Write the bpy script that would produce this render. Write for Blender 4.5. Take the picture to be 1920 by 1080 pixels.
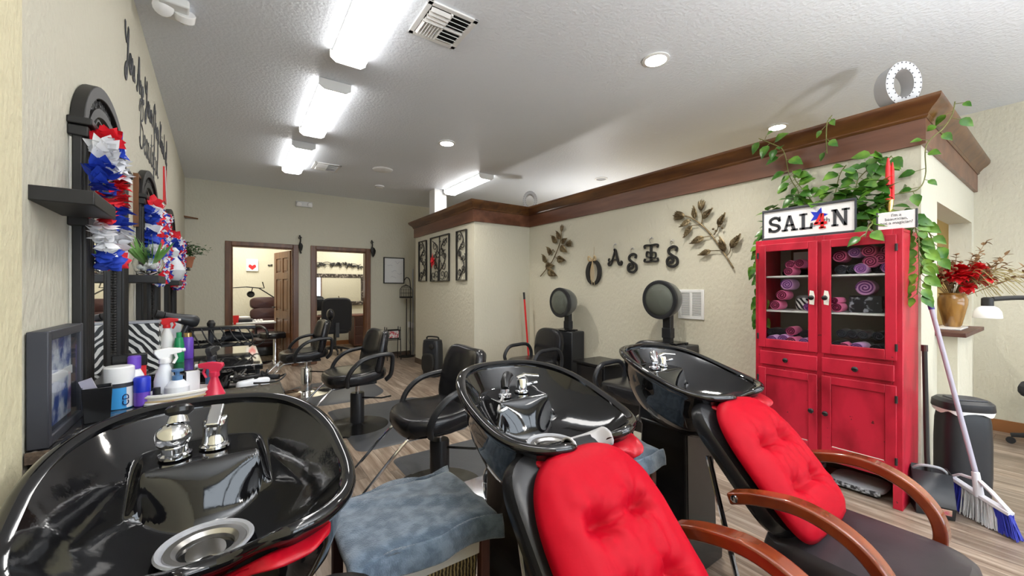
import bpy, bmesh, math, random
from mathutils import Vector, Matrix, noise
random.seed(7)
PI = math.pi
for o in list(bpy.data.objects): bpy.data.objects.remove(o)
S = bpy.context.scene
C = S.collection

# ------------------------------------------------------------------ camera, world, exposure
cam = bpy.data.cameras.new('camera'); camo = bpy.data.objects.new('camera', cam); C.objects.link(camo)
cam.sensor_width = 36.0; cam.lens = 745.0 / 1920.0 * 36.0; cam.clip_start = 0.02
cam.shift_y = 3.0 / 1920.0
camo.location = (0, 0, 1.33); camo.rotation_euler = (PI/2, 0, -math.radians(34.9))
S.camera = camo
w = bpy.data.worlds.new('sky'); S.world = w; w.use_nodes = True
w.node_tree.nodes['Background'].inputs[0].default_value = (0.80, 0.90, 1.0, 1)
w.node_tree.nodes['Background'].inputs[1].default_value = 2.2
S.view_settings.view_transform = 'Standard'; S.view_settings.look = 'None'
S.view_settings.gamma = 1.0; S.view_settings.use_curve_mapping = False
S.view_settings.exposure = 1.25
TUBE = 5.0      # radiance of the fluorescent diffusers
CAN = 26.0       # radiance of the recessed lamps

# ------------------------------------------------------------------ materials
def pm(name, col, rough=.5, metal=0., coat=0., var=None, bump=None, trans=0., ior=1.45, emit=0., sheen=0., vs=(1,1,1), spec=.5, thr=None, alpha=1.):
    """procedural principled material; var=(colour2, scale, low, high), bump=(scale, strength, distance)"""
    m = bpy.data.materials.new(name); m.use_nodes = True
    nt = m.node_tree; N = nt.nodes; L = nt.links; b = N['Principled BSDF']
    b.inputs['Base Color'].default_value = (*col, 1); b.inputs['Roughness'].default_value = rough
    b.inputs['Metallic'].default_value = metal; b.inputs['Coat Weight'].default_value = coat
    b.inputs['Coat Roughness'].default_value = .05
    b.inputs['Transmission Weight'].default_value = trans; b.inputs['IOR'].default_value = ior
    b.inputs['Sheen Weight'].default_value = sheen; b.inputs['Specular IOR Level'].default_value = spec
    b.inputs['Alpha'].default_value = alpha
    if emit:
        b.inputs['Emission Color'].default_value = (*col, 1); b.inputs['Emission Strength'].default_value = emit
    if var or bump:
        tc = N.new('ShaderNodeTexCoord'); mp = N.new('ShaderNodeMapping'); L.new(tc.outputs['Object'], mp.inputs[0])
        mp.inputs['Scale'].default_value = vs
    if var:
        c2, sc, lo, hi = var
        n = N.new('ShaderNodeTexNoise'); n.inputs['Scale'].default_value = sc; n.inputs['Detail'].default_value = 6
        L.new(mp.outputs[0], n.inputs['Vector'])
        r = N.new('ShaderNodeValToRGB'); r.color_ramp.elements[0].position = lo; r.color_ramp.elements[1].position = hi
        r.color_ramp.elements[0].color = (*col, 1); r.color_ramp.elements[1].color = (*c2, 1)
        L.new(n.outputs[0], r.inputs[0]); L.new(r.outputs[0], b.inputs['Base Color'])
    if bump:
        n2 = N.new('ShaderNodeTexNoise'); n2.inputs['Scale'].default_value = bump[0]; n2.inputs['Detail'].default_value = 5
        L.new(mp.outputs[0], n2.inputs['Vector'])
        bp = N.new('ShaderNodeBump'); bp.inputs['Strength'].default_value = bump[1]; bp.inputs['Distance'].default_value = bump[2]
        L.new(n2.outputs[0], bp.inputs['Height']); L.new(bp.outputs[0], b.inputs['Normal'])
    return m

def floor_mat():
    m = bpy.data.materials.new('wood plank floor'); m.use_nodes = True
    nt = m.node_tree; N = nt.nodes; L = nt.links; b = N['Principled BSDF']
    tc = N.new('ShaderNodeTexCoord'); mp = N.new('ShaderNodeMapping'); mp.inputs['Rotation'].default_value = (0, 0, PI/2)
    L.new(tc.outputs['Object'], mp.inputs[0])
    br = N.new('ShaderNodeTexBrick'); br.inputs['Scale'].default_value = 1; br.inputs['Brick Width'].default_value = 1.22
    br.inputs['Row Height'].default_value = .155; br.inputs['Mortar Size'].default_value = .0014; br.inputs['Bias'].default_value = 0
    br.inputs['Color1'].default_value = (0, 0, 0, 1); br.inputs['Color2'].default_value = (1, 1, 1, 1); br.inputs['Mortar'].default_value = (.5, .5, .5, 1)
    br.offset = .37
    L.new(mp.outputs[0], br.inputs[0])
    gm = N.new('ShaderNodeMapping'); gm.inputs['Scale'].default_value = (11, .8, 1); L.new(tc.outputs['Object'], gm.inputs[0])
    ad = N.new('ShaderNodeVectorMath'); ad.operation = 'ADD'; L.new(gm.outputs[0], ad.inputs[0])
    sc = N.new('ShaderNodeVectorMath'); sc.operation = 'SCALE'; sc.inputs['Scale'].default_value = 9; L.new(br.outputs['Color'], sc.inputs[0]); L.new(sc.outputs[0], ad.inputs[1])
    gn = N.new('ShaderNodeTexNoise'); gn.inputs['Scale'].default_value = 2.2; gn.inputs['Detail'].default_value = 9; gn.inputs['Roughness'].default_value = .68; gn.inputs['Distortion'].default_value = .6
    L.new(ad.outputs[0], gn.inputs['Vector'])
    r = N.new('ShaderNodeValToRGB'); e = r.color_ramp.elements
    e[0].position = .3; e[0].color = (.16, .105, .07, 1); e[1].position = .72; e[1].color = (.62, .52, .43, 1)
    k = e.new(.5); k.color = (.33, .25, .19, 1)
    L.new(gn.outputs[0], r.inputs[0])
    mx = N.new('ShaderNodeMix'); mx.data_type = 'RGBA'; mx.blend_type = 'MULTIPLY'; mx.inputs['Factor'].default_value = .42
    L.new(r.outputs[0], mx.inputs['A']); L.new(br.outputs['Color'], mx.inputs['B'])
    mm = N.new('ShaderNodeMix'); mm.data_type = 'RGBA'; L.new(br.outputs['Fac'], mm.inputs['Factor']); L.new(mx.outputs['Result'], mm.inputs['A']); mm.inputs['B'].default_value = (.06, .04, .03, 1)
    L.new(mm.outputs['Result'], b.inputs['Base Color']); b.inputs['Roughness'].default_value = .33
    return m

def zebra_mat():
    m = bpy.data.materials.new('zebra print'); m.use_nodes = True
    nt = m.node_tree; N = nt.nodes; L = nt.links; b = N['Principled BSDF']
    tc = N.new('ShaderNodeTexCoord'); mp = N.new('ShaderNodeMapping'); mp.inputs['Rotation'].default_value = (0, .75, 0)
    L.new(tc.outputs['Object'], mp.inputs[0])
    wv = N.new('ShaderNodeTexWave'); wv.bands_direction = 'X'; wv.inputs['Scale'].default_value = 11; wv.inputs['Distortion'].default_value = 4.5; wv.inputs['Detail'].default_value = 1.5; wv.inputs['Detail Scale'].default_value = 1.2
    L.new(mp.outputs[0], wv.inputs[0])
    r = N.new('ShaderNodeValToRGB'); r.color_ramp.elements[0].position = .52; r.color_ramp.elements[1].position = .56
    r.color_ramp.elements[0].color = (.012, .014, .015, 1); r.color_ramp.elements[1].color = (.75, .75, .72, 1)
    L.new(wv.outputs[0], r.inputs[0]); L.new(r.outputs[0], b.inputs['Base Color']); b.inputs['Roughness'].default_value = .4
    return m

def wicker_mat():
    m = bpy.data.materials.new('woven seagrass'); m.use_nodes = True
    nt = m.node_tree; N = nt.nodes; L = nt.links; b = N['Principled BSDF']
    tc = N.new('ShaderNodeTexCoord')
    wv = N.new('ShaderNodeTexWave'); wv.bands_direction = 'X'; wv.inputs['Scale'].default_value = 26; wv.inputs['Distortion'].default_value = 2.5; wv.inputs['Detail'].default_value = 2; wv.inputs['Detail Scale'].default_value = 3
    L.new(tc.outputs['Object'], wv.inputs[0])
    r = N.new('ShaderNodeValToRGB'); e = r.color_ramp.elements
    e[0].color = (.03, .02, .008, 1); e[1].color = (.62, .48, .22, 1); k = e.new(.5); k.color = (.25, .17, .06, 1)
    L.new(wv.outputs[0], r.inputs[0]); L.new(r.outputs[0], b.inputs['Base Color'])
    bp = N.new('ShaderNodeBump'); bp.inputs['Distance'].default_value = .01; L.new(wv.outputs[0], bp.inputs['Height']); L.new(bp.outputs[0], b.inputs['Normal'])
    b.inputs['Roughness'].default_value = .7
    return m

def red_paint():
    m = pm('distressed red paint', (.50, .014, .038), .4, var=((.27, .005, .016), 5, .46, .68), bump=(30, .15, .002), vs=(1, 1, .5))
    nt = m.node_tree; N = nt.nodes; L = nt.links; b = N['Principled BSDF']
    old = b.inputs['Base Color'].links[0].from_socket
    g = N.new('ShaderNodeNewGeometry'); n = N.new('ShaderNodeTexNoise'); n.inputs['Scale'].default_value = 34; n.inputs['Detail'].default_value = 4
    tc = N.new('ShaderNodeTexCoord'); L.new(tc.outputs['Object'], n.inputs['Vector'])
    r = N.new('ShaderNodeValToRGB'); r.color_ramp.elements[0].position = .70; r.color_ramp.elements[1].position = .73
    L.new(n.outputs[0], r.inputs[0])
    mx = N.new('ShaderNodeMix'); mx.data_type = 'RGBA'; L.new(r.outputs[0], mx.inputs['Factor']); L.new(old, mx.inputs['A']); mx.inputs['B'].default_value = (.10, .012, .012, 1)
    L.new(mx.outputs['Result'], b.inputs['Base Color'])
    return m

M = dict(
 wall=pm('cream textured wall paint', (.61, .58, .47), .75, bump=(38, .55, .012), vs=(1, 1, .6)),
 wallnear=pm('yellow cream wall paint', (.66, .60, .40), .75, bump=(38, .55, .012), vs=(1, 1, .6)),
 wallwarmlit=pm('wall with warm light tint', (.72, .55, .25), .75),  # warm lamplight of the inner room painted into the wall colour
 ceil=pm('white knockdown ceiling', (.76, .795, .85), .42, bump=(42, .5, .010)),
 floor=floor_mat(),
 wood=pm('walnut crown trim', (.10, .036, .018), .33, var=((.22, .095, .052), 3.2, .35, .75), vs=(2, .35, 3)),
 woodtop=pm('amber stained crown', (.065, .022, .009), .3, var=((.19, .08, .022), 4, .35, .75), vs=(2, .5, 3)),
 doorwood=pm('stained oak door', (.11, .042, .016), .3, var=((.20, .085, .033), 4, .35, .7), vs=(5, 5, .5)),
 armwood=pm('glossy mahogany', (.13, .018, .006), .16, coat=.7, var=((.27, .055, .014), 6, .35, .7), vs=(3, 1, 1)),
 darkwood=pm('dark rack wood', (.075, .028, .02), .45, var=((.14, .055, .04), 8, .35, .7), vs=(1, 1, .3)),
 base=pm('dark baseboard', (.10, .07, .05), .5),
 basered=pm('red oak baseboard', (.30, .12, .04), .45),
 ceramic=pm('glossy black bowl', (.006, .006, .007), .05, coat=.6, bump=(7, .25, .006)),
 vinyl=pm('black vinyl', (.014, .014, .016), .24, bump=(180, .12, .001)),
 vinylgrey=pm('worn charcoal vinyl', (.026, .023, .027), .36, bump=(160, .12, .001), var=((.045, .036, .042), 5, .4, .65)),
 plastic=pm('matt black plastic', (.020, .021, .024), .36),
 steelblk=pm('black enamel', (.008, .008, .009), .26, coat=.15),
 rubber=pm('black rubber mat', (.07, .075, .085), .42, bump=(60, .3, .003)),
 chrome=pm('chrome', (.82, .83, .85), .1, metal=1),
 steel=pm('brushed steel', (.62, .61, .60), .28, metal=1),
 mirror=pm('mirror glass', (.9, .9, .9), .015, metal=1),
 granite=pm('polished black granite', (.012, .012, .013), .07, coat=.5, var=((.30, .27, .25), 48, .55, .72)),
 graniteraw=pm('rough granite edge', (.09, .065, .05), .35, var=((.34, .24, .17), 40, .45, .7)),
 redcloth=pm('red cotton', (.41, .001, .012), .55, spec=.15, bump=(9, .35, .012)),
 redsatin=pm('red satin', (.43, .001, .012), .4, bump=(9, .3, .01)),
 redpaint=red_paint(),
 redplain=pm('red plastic', (.72, .02, .025), .35),
 pinkred=pm('pink red plastic', (.85, .04, .10), .25, trans=.25),
 white=pm('white paint', (.78, .78, .77), .45),
 whitegloss=pm('white enamel', (.86, .85, .83), .22),
 offwhite=pm('off white linen', (.74, .71, .64), .8),
 greyplas=pm('grey plastic', (.36, .37, .40), .45),
 gel=pm('grey gel neck rest', (.42, .41, .42), .3),
 towel=pm('blue grey towel', (.075, .11, .155), .95, sheen=.5, var=((.16, .21, .27), 26, .42, .62), bump=(260, .6, .004)),
 blacktowel=pm('black towel', (.018, .019, .024), .95, sheen=.3, bump=(200, .6, .004)),
 pinktowel=pm('pink towel', (.78, .16, .34), .95, sheen=.1, bump=(200, .5, .004)),
 lilactowel=pm('lilac towel', (.66, .34, .66), .95, sheen=.3, bump=(200, .5, .004)),
 wicker=wicker_mat(),
 zebra=zebra_mat(),
 bronze=pm('antique bronze', (.12, .085, .045), .42, metal=.75, var=((.36, .28, .16), 14, .4, .7)),
 iron=pm('black wrought iron', (.016, .015, .014), .5),
 leaf=pm('pothos leaf', (.035, .13, .012), .3, var=((.17, .34, .04), 9, .44, .68)),
 stem=pm('vine stem', (.16, .17, .05), .6),
 fern=pm('green fern', (.04, .13, .03), .5),
 spiky=pm('spiky plant leaf', (.16, .34, .08), .45),
 terracotta=pm('terracotta', (.42, .16, .08), .8),
 glass=pm('clear glass', (.97, .98, .98), .02, trans=1, ior=1.45),
 pane=pm('cabinet pane', (.95, .97, .97), .02, trans=1, ior=1.12),
 smoke=pm('smoky visor', (.45, .48, .42), .08, trans=.82, ior=1.2),
 amber=pm('amber glazed vase', (.36, .18, .04), .15, coat=.6, var=((.12, .05, .012), 6, .4, .65), vs=(3, 3, .3)),
 gold=pm('brass', (.75, .50, .20), .25, metal=1),
 blue=pm('royal blue', (.015, .035, .50), .35),
 skyblue=pm('sky blue label', (.06, .36, .78), .3),
 darkblue=pm('navy', (.01, .015, .09), .4),
 purple=pm('purple plastic', (.16, .07, .50), .3),
 green=pm('green plastic', (.02, .32, .12), .3),
 whitepl=pm('translucent white plastic', (.80, .82, .85), .3),
 bluepl=pm('blue pump plastic', (.10, .22, .42), .3),
 petalred=pm('red petal', (.75, .015, .03), .6), petalwhite=pm('white petal', (.80, .80, .82), .6), petalblue=pm('blue petal', (.02, .06, .48), .6),
 flowerred=pm('red silk flower', (.62, .006, .012), .55), dried=pm('dried brown leaves', (.26, .15, .07), .7), driedg=pm('dried grass', (.36, .30, .12), .7),
 brownvinyl=pm('brown leather', (.042, .015, .015), .3),
 lilac=pm('lilac metal', (.40, .38, .46), .35), bristlew=pm('grey bristle', (.60, .61, .64), .6), bristleb=pm('blue bristle', (.03, .04, .36), .55),
 light=pm('lit diffuser', (1., .985, .96), .5, emit=TUBE),
 lamp=pm('lit lamp disc', (1., .97, .91), .5, emit=CAN),
 sticker=pm('yellow and red sticker', (.55, .42, .30), .5, var=((.55, .10, .16), 20, .45, .6)),
 photo=pm('printed photograph', (.05, .10, .36), .4, var=((.72, .76, .84), 16, .42, .56)),
 paper=pm('white paper', (.80, .79, .80), .6),
 ink=pm('grey ink', (.05, .052, .06), .6),
 twine=pm('raffia bow', (.50, .38, .22), .9),
 greyframe=pm('charcoal painted frame', (.045,.047,.058), .45), inklight=pm('faint marker', (.45,.45,.50), .6), cardprint=pm('printed card', (.75,.70,.68), .5, var=((.55,.10,.12), 30, .48, .56)),
 fabricblack=pm('black office fabric', (.014,.015,.02), .85), carved=pm('carved dark frame', (.03,.022,.018), .4, var=((.30,.26,.22), 26, .5, .65), bump=(30,.8,.02)),
 boxprint=pm('printed black box', (.015,.016,.02), .4, var=((.35,.38,.45), 34, .56, .66)), wornfront=pm('worn silver front', (.03,.03,.035), .4, var=((.5,.52,.56), 40, .45, .6)), purpledark=pm('indigo grip', (.05,.035,.22), .4), lilacwhite=pm('pale lilac plastic', (.66,.66,.72), .4),
 pinkshade=pm('pink towel groove shade', (.16,.012,.05), .95), lilacshade=pm('lilac towel groove shade', (.20,.06,.26), .95), blackedge=pm('grey towel edge', (.05,.055,.065), .95), cabback=pm('drab cabinet back', (.30,.29,.25), .7), marq=pm('pale grey metal', (.50,.50,.51), .5),
 dark=pm('painted void shade', (.004, .004, .004), .9),  # near-black tone standing in for shade inside vents and drain holes
)

# ------------------------------------------------------------------ mesh helpers
def smooth_path(pts, n=6, closed=False):
    P = [Vector(p) for p in pts]; out = []
    k = len(P); rng = range(k) if closed else range(k-1)
    for i in rng:
        if closed: a, b, c, d = P[(i-1) % k], P[i], P[(i+1) % k], P[(i+2) % k]
        else: a, b, c, d = P[max(i-1, 0)], P[i], P[i+1], P[min(i+2, k-1)]
        for j in range(n):
            t = j/n
            out.append(.5*((2*b)+(c-a)*t+(2*a-5*b+4*c-d)*t*t+(3*b-a-3*c+d)*t**3))
    if not closed: out.append(P[-1])
    return out

class MB:
    def __init__(s): s.bm = bmesh.new(); s.mats = []; s.cur = 0
    def use(s, m):
        if m not in s.mats: s.mats.append(m)
        s.cur = s.mats.index(m); return s
    def face(s, vs):
        try:
            f = s.bm.faces.new(vs); f.material_index = s.cur; f.smooth = True; return f
        except ValueError: return None
    def box(s, c, d, rz=0, rx=0, ry=0, taper=1.):
        T = Matrix.Translation(c) @ Matrix.Rotation(rz, 4, 'Z') @ Matrix.Rotation(ry, 4, 'Y') @ Matrix.Rotation(rx, 4, 'X')
        v = []
        for z in (-.5, .5):
            k = taper if z > 0 else 1.
            for x, y in ((-.5, -.5), (.5, -.5), (.5, .5), (-.5, .5)):
                v.append(s.bm.verts.new(T @ Vector((x*d[0]*k, y*d[1]*k, z*d[2]))))
        for q in ((3, 2, 1, 0), (4, 5, 6, 7), (0, 1, 5, 4), (1, 2, 6, 5), (2, 3, 7, 6), (3, 0, 4, 7)): s.face([v[i] for i in q])
        return s
    def bx(s, x0, x1, y0, y1, z0, z1): return s.box(((x0+x1)/2, (y0+y1)/2, (z0+z1)/2), (abs(x1-x0), abs(y1-y0), abs(z1-z0)))
    def rings(s, rings, closed=True, cap0=True, cap1=True):
        R = [[s.bm.verts.new(p) for p in r] for r in rings]
        n = len(R[0])
        for a, b in zip(R, R[1:]):
            for i in range(n if closed else n-1):
                j = (i+1) % n; s.face([a[i], a[j], b[j], b[i]])
        if cap0 and closed: s.face(R[0][::-1])
        if cap1 and closed: s.face(R[-1])
        return R
    def lathe(s, prof, c=(0, 0, 0), n=24, M4=None, sx=1., sy=1., cap0=True, cap1=True):
        T = Matrix.Translation(c) @ (M4 or Matrix())
        s.rings([[T @ Vector((r*sx*math.cos(2*PI*i/n), r*sy*math.sin(2*PI*i/n), z)) for i in range(n)] for r, z in prof], True, cap0, cap1)
        return s
    def cyl(s, a, b, r, r2=None, n=16): return s.tube([a, b], [r, r if r2 is None else r2], n)
    def tube(s, pts, r, n=8, closed=False, flat=None):
        P = [Vector(p) for p in pts]; k = len(P)
        if not isinstance(r, (list, tuple)): r = [r]*k
        prev = None; rings = []
        for i in range(k):
            if closed: d = P[(i+1) % k]-P[i-1]
            else: d = P[min(i+1, k-1)]-P[max(i-1, 0)]
            if d.length < 1e-9: d = Vector((0, 0, 1))
            d.normalize()
            if prev is None:
                u = Vector(flat) if flat else (Vector((0, 0, 1)) if abs(d.z) < .9 else Vector((1, 0, 0)))
                u = (u-d*u.dot(d)).normalized()
            else:
                u = prev-d*prev.dot(d)
                u = u.normalized() if u.length > 1e-6 else d.orthogonal().normalized()
            prev = u; v = d.cross(u)
            ru, rv = r[i] if isinstance(r[i], tuple) else (r[i], r[i])
            rings.append([P[i]+u*ru*math.cos(2*PI*j/n)+v*rv*math.sin(2*PI*j/n) for j in range(n)])
        if closed: rings.append(rings[0])
        s.rings(rings, True, not closed, not closed); return s
    def bar(s, pts, a, b, up, closed=False):
        """rectangular section swept along pts; a = half width along 'up x d', b = half height along up"""
        P = [Vector(p) for p in pts]; k = len(P); up = Vector(up); rings = []
        for i in range(k):
            d = (P[(i+1) % k]-P[i-1]) if closed else (P[min(i+1, k-1)]-P[max(i-1, 0)])
            d.normalize(); u = (up-d*up.dot(d)).normalized(); v = d.cross(u)
            rings.append([P[i]+v*a+u*b, P[i]-v*a+u*b, P[i]-v*a-u*b, P[i]+v*a-u*b])
        if closed: rings.append(rings[0])
        s.rings(rings, True, not closed, not closed); return s
    def sphere(s, c, r, n=14, m=9, sc=(1, 1, 1), M4=None):
        T = Matrix.Translation(c) @ (M4 or Matrix())
        s.rings([[T @ Vector((r*sc[0]*math.sin(PI*(j+.02)/(m+.04))*math.cos(2*PI*i/n), r*sc[1]*math.sin(PI*(j+.02)/(m+.04))*math.sin(2*PI*i/n), -r*sc[2]*math.cos(PI*(j+.02)/(m+.04)))) for i in range(n)] for j in range(m+1)])
        return s
    def prism(s, pts, t, M4=None):
        """outline pts (x,y) extruded from z=0 to t under M4"""
        T = M4 or Matrix()
        a = [s.bm.verts.new(T @ Vector((x, y, 0))) for x, y in pts]; b = [s.bm.verts.new(T @ Vector((x, y, t))) for x, y in pts]
        n = len(pts); s.face(a[::-1]); s.face(b)
        for i in range(n): s.face([a[i], a[(i+1) % n], b[(i+1) % n], b[i]])
        return s
    def pad(s, a, b, h, n=2.6, M4=None, dish=0., crown=.35, seg=40, shape=None):
        """upholstered pad: superellipse plan, rounded edge, centred on z=0..h"""
        T = M4 or Matrix(); rows = [(.02, 0), (.75, 0), (.94, .02*h), (1., .3*h), (1., .65*h), (.965, .88*h), (.89, h*.985), (.72, h), (.45, h), (.2, h), (.02, h)]
        rg = []
        for k, (q, z) in enumerate(rows):
            ring = []
            for i in range(seg):
                t = 2*PI*i/seg; ct, st = math.cos(t), math.sin(t)
                x = a*q*math.copysign(abs(ct)**(2/n), ct); y = b*q*math.copysign(abs(st)**(2/n), st)
                zz = z
                if k > 5: zz = z+crown*h*(1-q)*.5-dish*max(0, 1-q*q)
                p = Vector((x, y, zz))
                if shape: p = shape(p, q)
                ring.append(T @ p)
            rg.append(ring)
        s.rings(rg); return s
    def grid(s, fn, nu, nv, closed_u=False):
        V = [[s.bm.verts.new(fn(i/nu, j/nv)) for i in range(nu if closed_u else nu+1)] for j in range(nv+1)]
        m = len(V[0])
        for j in range(nv):
            for i in range(m if closed_u else m-1):
                k = (i+1) % m; s.face([V[j][i], V[j][k], V[j+1][k], V[j+1][i]])
        return s
    def leaf(s, p, d, up, L, W, fold=.25, droop=.15):
        p = Vector(p); d = Vector(d).normalized(); up = Vector(up); r = d.cross(up)
        r = r.normalized() if r.length > 1e-5 else d.orthogonal().normalized()
        u = r.cross(d)
        st = [(0, .02), (.15, .7), (.38, 1.), (.65, .72), (.86, .3), (1, .01)]
        mid = []; l = []; q = []
        for t, wd in st:
            c = p+d*L*t-u*droop*L*t*t
            mid.append(s.bm.verts.new(c)); l.append(s.bm.verts.new(c+r*W*.5*wd+u*fold*W*.5*wd)); q.append(s.bm.verts.new(c-r*W*.5*wd+u*fold*W*.5*wd))
        for i in range(len(st)-1):
            s.face([mid[i], mid[i+1], l[i+1], l[i]]); s.face([q[i], q[i+1], mid[i+1], mid[i]])
        return s
    def build(s, name, m=None, parent=None, bevel=0., seg=2, sharp=35, solid=0., sub=0, flatshade=False):
        bmesh.ops.recalc_face_normals(s.bm, faces=s.bm.faces[:])
        me = bpy.data.meshes.new(name); s.bm.to_mesh(me); s.bm.free()
        ms = s.mats if s.mats else [m]
        for x in ms: me.materials.append(M[x] if isinstance(x, str) else x)
        if not flatshade: me.set_sharp_from_angle(angle=math.radians(sharp))
        o = bpy.data.objects.new(name, me); C.objects.link(o)
        if parent is not None: o.parent = parent
        if solid:
            k = o.modifiers.new('solid', 'SOLIDIFY'); k.thickness = solid; k.offset = 0
        if bevel:
            k = o.modifiers.new('bevel', 'BEVEL'); k.width = bevel; k.segments = seg; k.limit_method = 'ANGLE'; k.angle_limit = math.radians(40)
        if sub:
            k = o.modifiers.new('sub', 'SUBSURF'); k.levels = sub; k.render_levels = sub
        return o

def RT(loc=(0, 0, 0), rx=0, ry=0, rz=0):
    return Matrix.Translation(loc) @ Matrix.Rotation(rz, 4, 'Z') @ Matrix.Rotation(ry, 4, 'Y') @ Matrix.Rotation(rx, 4, 'X')
def tag(o, label, cat, group=None):
    o['label'] = label; o['category'] = cat
    if group: o['group'] = group
    return o
def thing(name, label, cat, loc=(0, 0, 0), rz=0, group=None):
    o = bpy.data.objects.new(name, None); C.objects.link(o); o.location = loc; o.rotation_euler = (0, 0, rz)
    o.empty_display_size = .1
    return tag(o, label, cat, group)
def struct(o):
    o['kind'] = 'structure'; return o
def children(o): return [c for c in bpy.data.objects if c.parent == o]
def dup(root, label, loc=None, rz=None, group=None):
    def cp(o, par):
        c = o.copy(); C.objects.link(c)
        if par is not None: c.parent = par
        for ch in children(o): cp(ch, c)
        return c
    r = cp(root, None); r['label'] = label
    if loc is not None: r.location = loc
    if rz is not None: r.rotation_euler = (0, 0, rz)
    if group: r['group'] = group
    return r
def text_mesh(body, size, depth=.001, align='CENTER', shear=0., spacing=1.):
    cu = bpy.data.curves.new('t', 'FONT'); cu.body = body; cu.size = size; cu.extrude = depth; cu.align_x = align; cu.shear = shear; cu.space_character = spacing; cu.space_line = .95
    o = bpy.data.objects.new('t', cu); C.objects.link(o); bpy.context.view_layer.update()
    me = bpy.data.meshes.new_from_object(o.evaluated_get(bpy.context.evaluated_depsgraph_get()))
    bpy.data.objects.remove(o); bpy.data.curves.remove(cu); return me
def text_part(name, body, size, m, parent, mat4, **k):
    me = text_mesh(body, size, **k); me.transform(mat4); me.materials.clear(); me.materials.append(M[m])
    o = bpy.data.objects.new(name, me); C.objects.link(o); o.parent = parent; return o

# ------------------------------------------------------------------ the room
CH = 3.05
def xl(y): return -.395-.03*y               # the left wall runs slightly skew
W_X = Matrix(((0, 0, -1, 0), (-1, 0, 0, 0), (0, 1, 0, 0), (0, 0, 0, 1)))     # on a wall that faces -X
W_Y = Matrix(((1, 0, 0, 0), (0, 0, -1, 0), (0, 1, 0, 0), (0, 0, 0, 1)))      # on a wall that faces -Y
W_L = Matrix(((0, 0, 1, 0), (1, 0, 0, 0), (0, 1, 0, 0), (0, 0, 0, 1)))       # on a wall that faces +X
def at(M4, x, y, z): return Matrix.Translation((x, y, z)) @ M4

struct(MB().bx(-1.1, 6.1, -3.5, 10.6, -.1, 0).build('floor', 'floor'))
struct(MB().bx(-1.1, 6.1, -3.5, 10.6, CH, CH+.1).build('ceiling', 'ceil'))
struct(MB().prism([(xl(1.32), 1.32), (xl(7.9), 7.9), (-.95, 7.9), (-.95, 1.32)], CH).build('wall_left', 'wall'))
struct(MB().bx(-.95, -.38, -3.4, 1.32, 0, CH).build('wall_left_near', 'wallnear'))
b = MB()
for x0, x1, z0, z1 in ((-.95, -.044, 0, CH), (-.044, .83, 2.045, CH), (.83, 1.19, 0, CH), (1.19, 2.06, 2.045, CH), (2.06, 6.0, 0, CH)):
    b.bx(x0, x1, 7.85, 7.97, z0, z1)
struct(b.build('wall_back', 'wall'))
b = MB(); b.bx(3.68, 3.80, .60, 4.93, 0, 2.52); b.bx(2.72, 3.80, 4.81, 4.93, 0, 2.52)
struct(b.build('wall_partition', 'wall'))
struct(MB().bx(2.72, 2.84, 4.93, 6.99, 0, 2.52).build('wall_jog', 'wall'))
struct(MB().bx(2.84, 4.6, 6.87, 6.99, 0, 2.52).build('wall_jog_end', 'wall'))
b = MB(); b.bx(3.80, 4.18, .60, .75, 0, 2.52); b.bx(4.18, 5.77, .60, .75, 1.97, 2.52); b.bx(5.77, 5.9, .60, .75, 0, 2.52)
b.bx(4.18, 4.85, .50, .75, 0, 1.00); b.bx(4.85, 5.77, .60, .75, 0, 1.00)
struct(b.build('wall_partition_end', 'wall'))
struct(MB().bx(5.9, 6.0, -3.4, .72, 0, CH).build('wall_right', 'wall'))
struct(MB().bx(5.9, 6.0, .72, 7.85, 0, CH).build('wall_right_inner', 'wallwarmlit'))
b = MB()
b.bx(-.95, 6.0, -3.4, -3.3, 0, .35); b.bx(-.95, 6.0, -3.4, -3.3, 2.6, CH); b.bx(-.95, .3, -3.4, -3.3, .35, 2.6); b.bx(5.5, 6.0, -3.4, -3.3, .35, 2.6)
struct(b.build('wall_front', 'wall'))
b = MB()
for x in (.3, 1.6, 2.9, 4.2, 5.5): b.bx(x-.03, x+.03, -3.4, -3.28, .35, 2.6)
b.bx(.3, 5.5, -3.4, -3.28, .33, .38); b.bx(.3, 5.5, -3.4, -3.28, 2.57, 2.62)
struct(b.build('window_1', 'steelblk'))
# rooms behind the two doors
b = MB(); b.bx(-.95, 3.4, 10.3, 10.4, 0, CH); b.bx(-1.0, -.9, 7.97, 10.4, 0, CH); b.bx(3.3, 3.4, 7.97, 10.4, 0, CH)
b.bx(.98, 1.08, 7.97, 10.3, 0, CH)
struct(b.build('wall_back_rooms', 'wall'))
# baseboards
b = MB(); b.bx(-.55, -.12, 7.835, 7.85, 0, .09); b.bx(.92, 1.1, 7.835, 7.85, 0, .09); b.bx(2.15, 2.95, 7.835, 7.85, 0, .09)
struct(b.build('baseboard_back', 'base'))
b = MB(); b.bx(3.665, 3.68, .60, 4.80, 0, .09); b.bx(2.72, 3.68, 4.795, 4.81, 0, .09); b.bx(2.705, 2.72, 4.795, 6.99, 0, .09)
struct(b.build('baseboard_partition', 'base'))
struct(MB().bx(5.885, 5.9, -3.3, .6, 0, .11).build('baseboard_right', 'basered'))
struct(MB().bx(.9, 3.3, 10.285, 10.3, 0, .1).build('baseboard_room', 'basered'))
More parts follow.
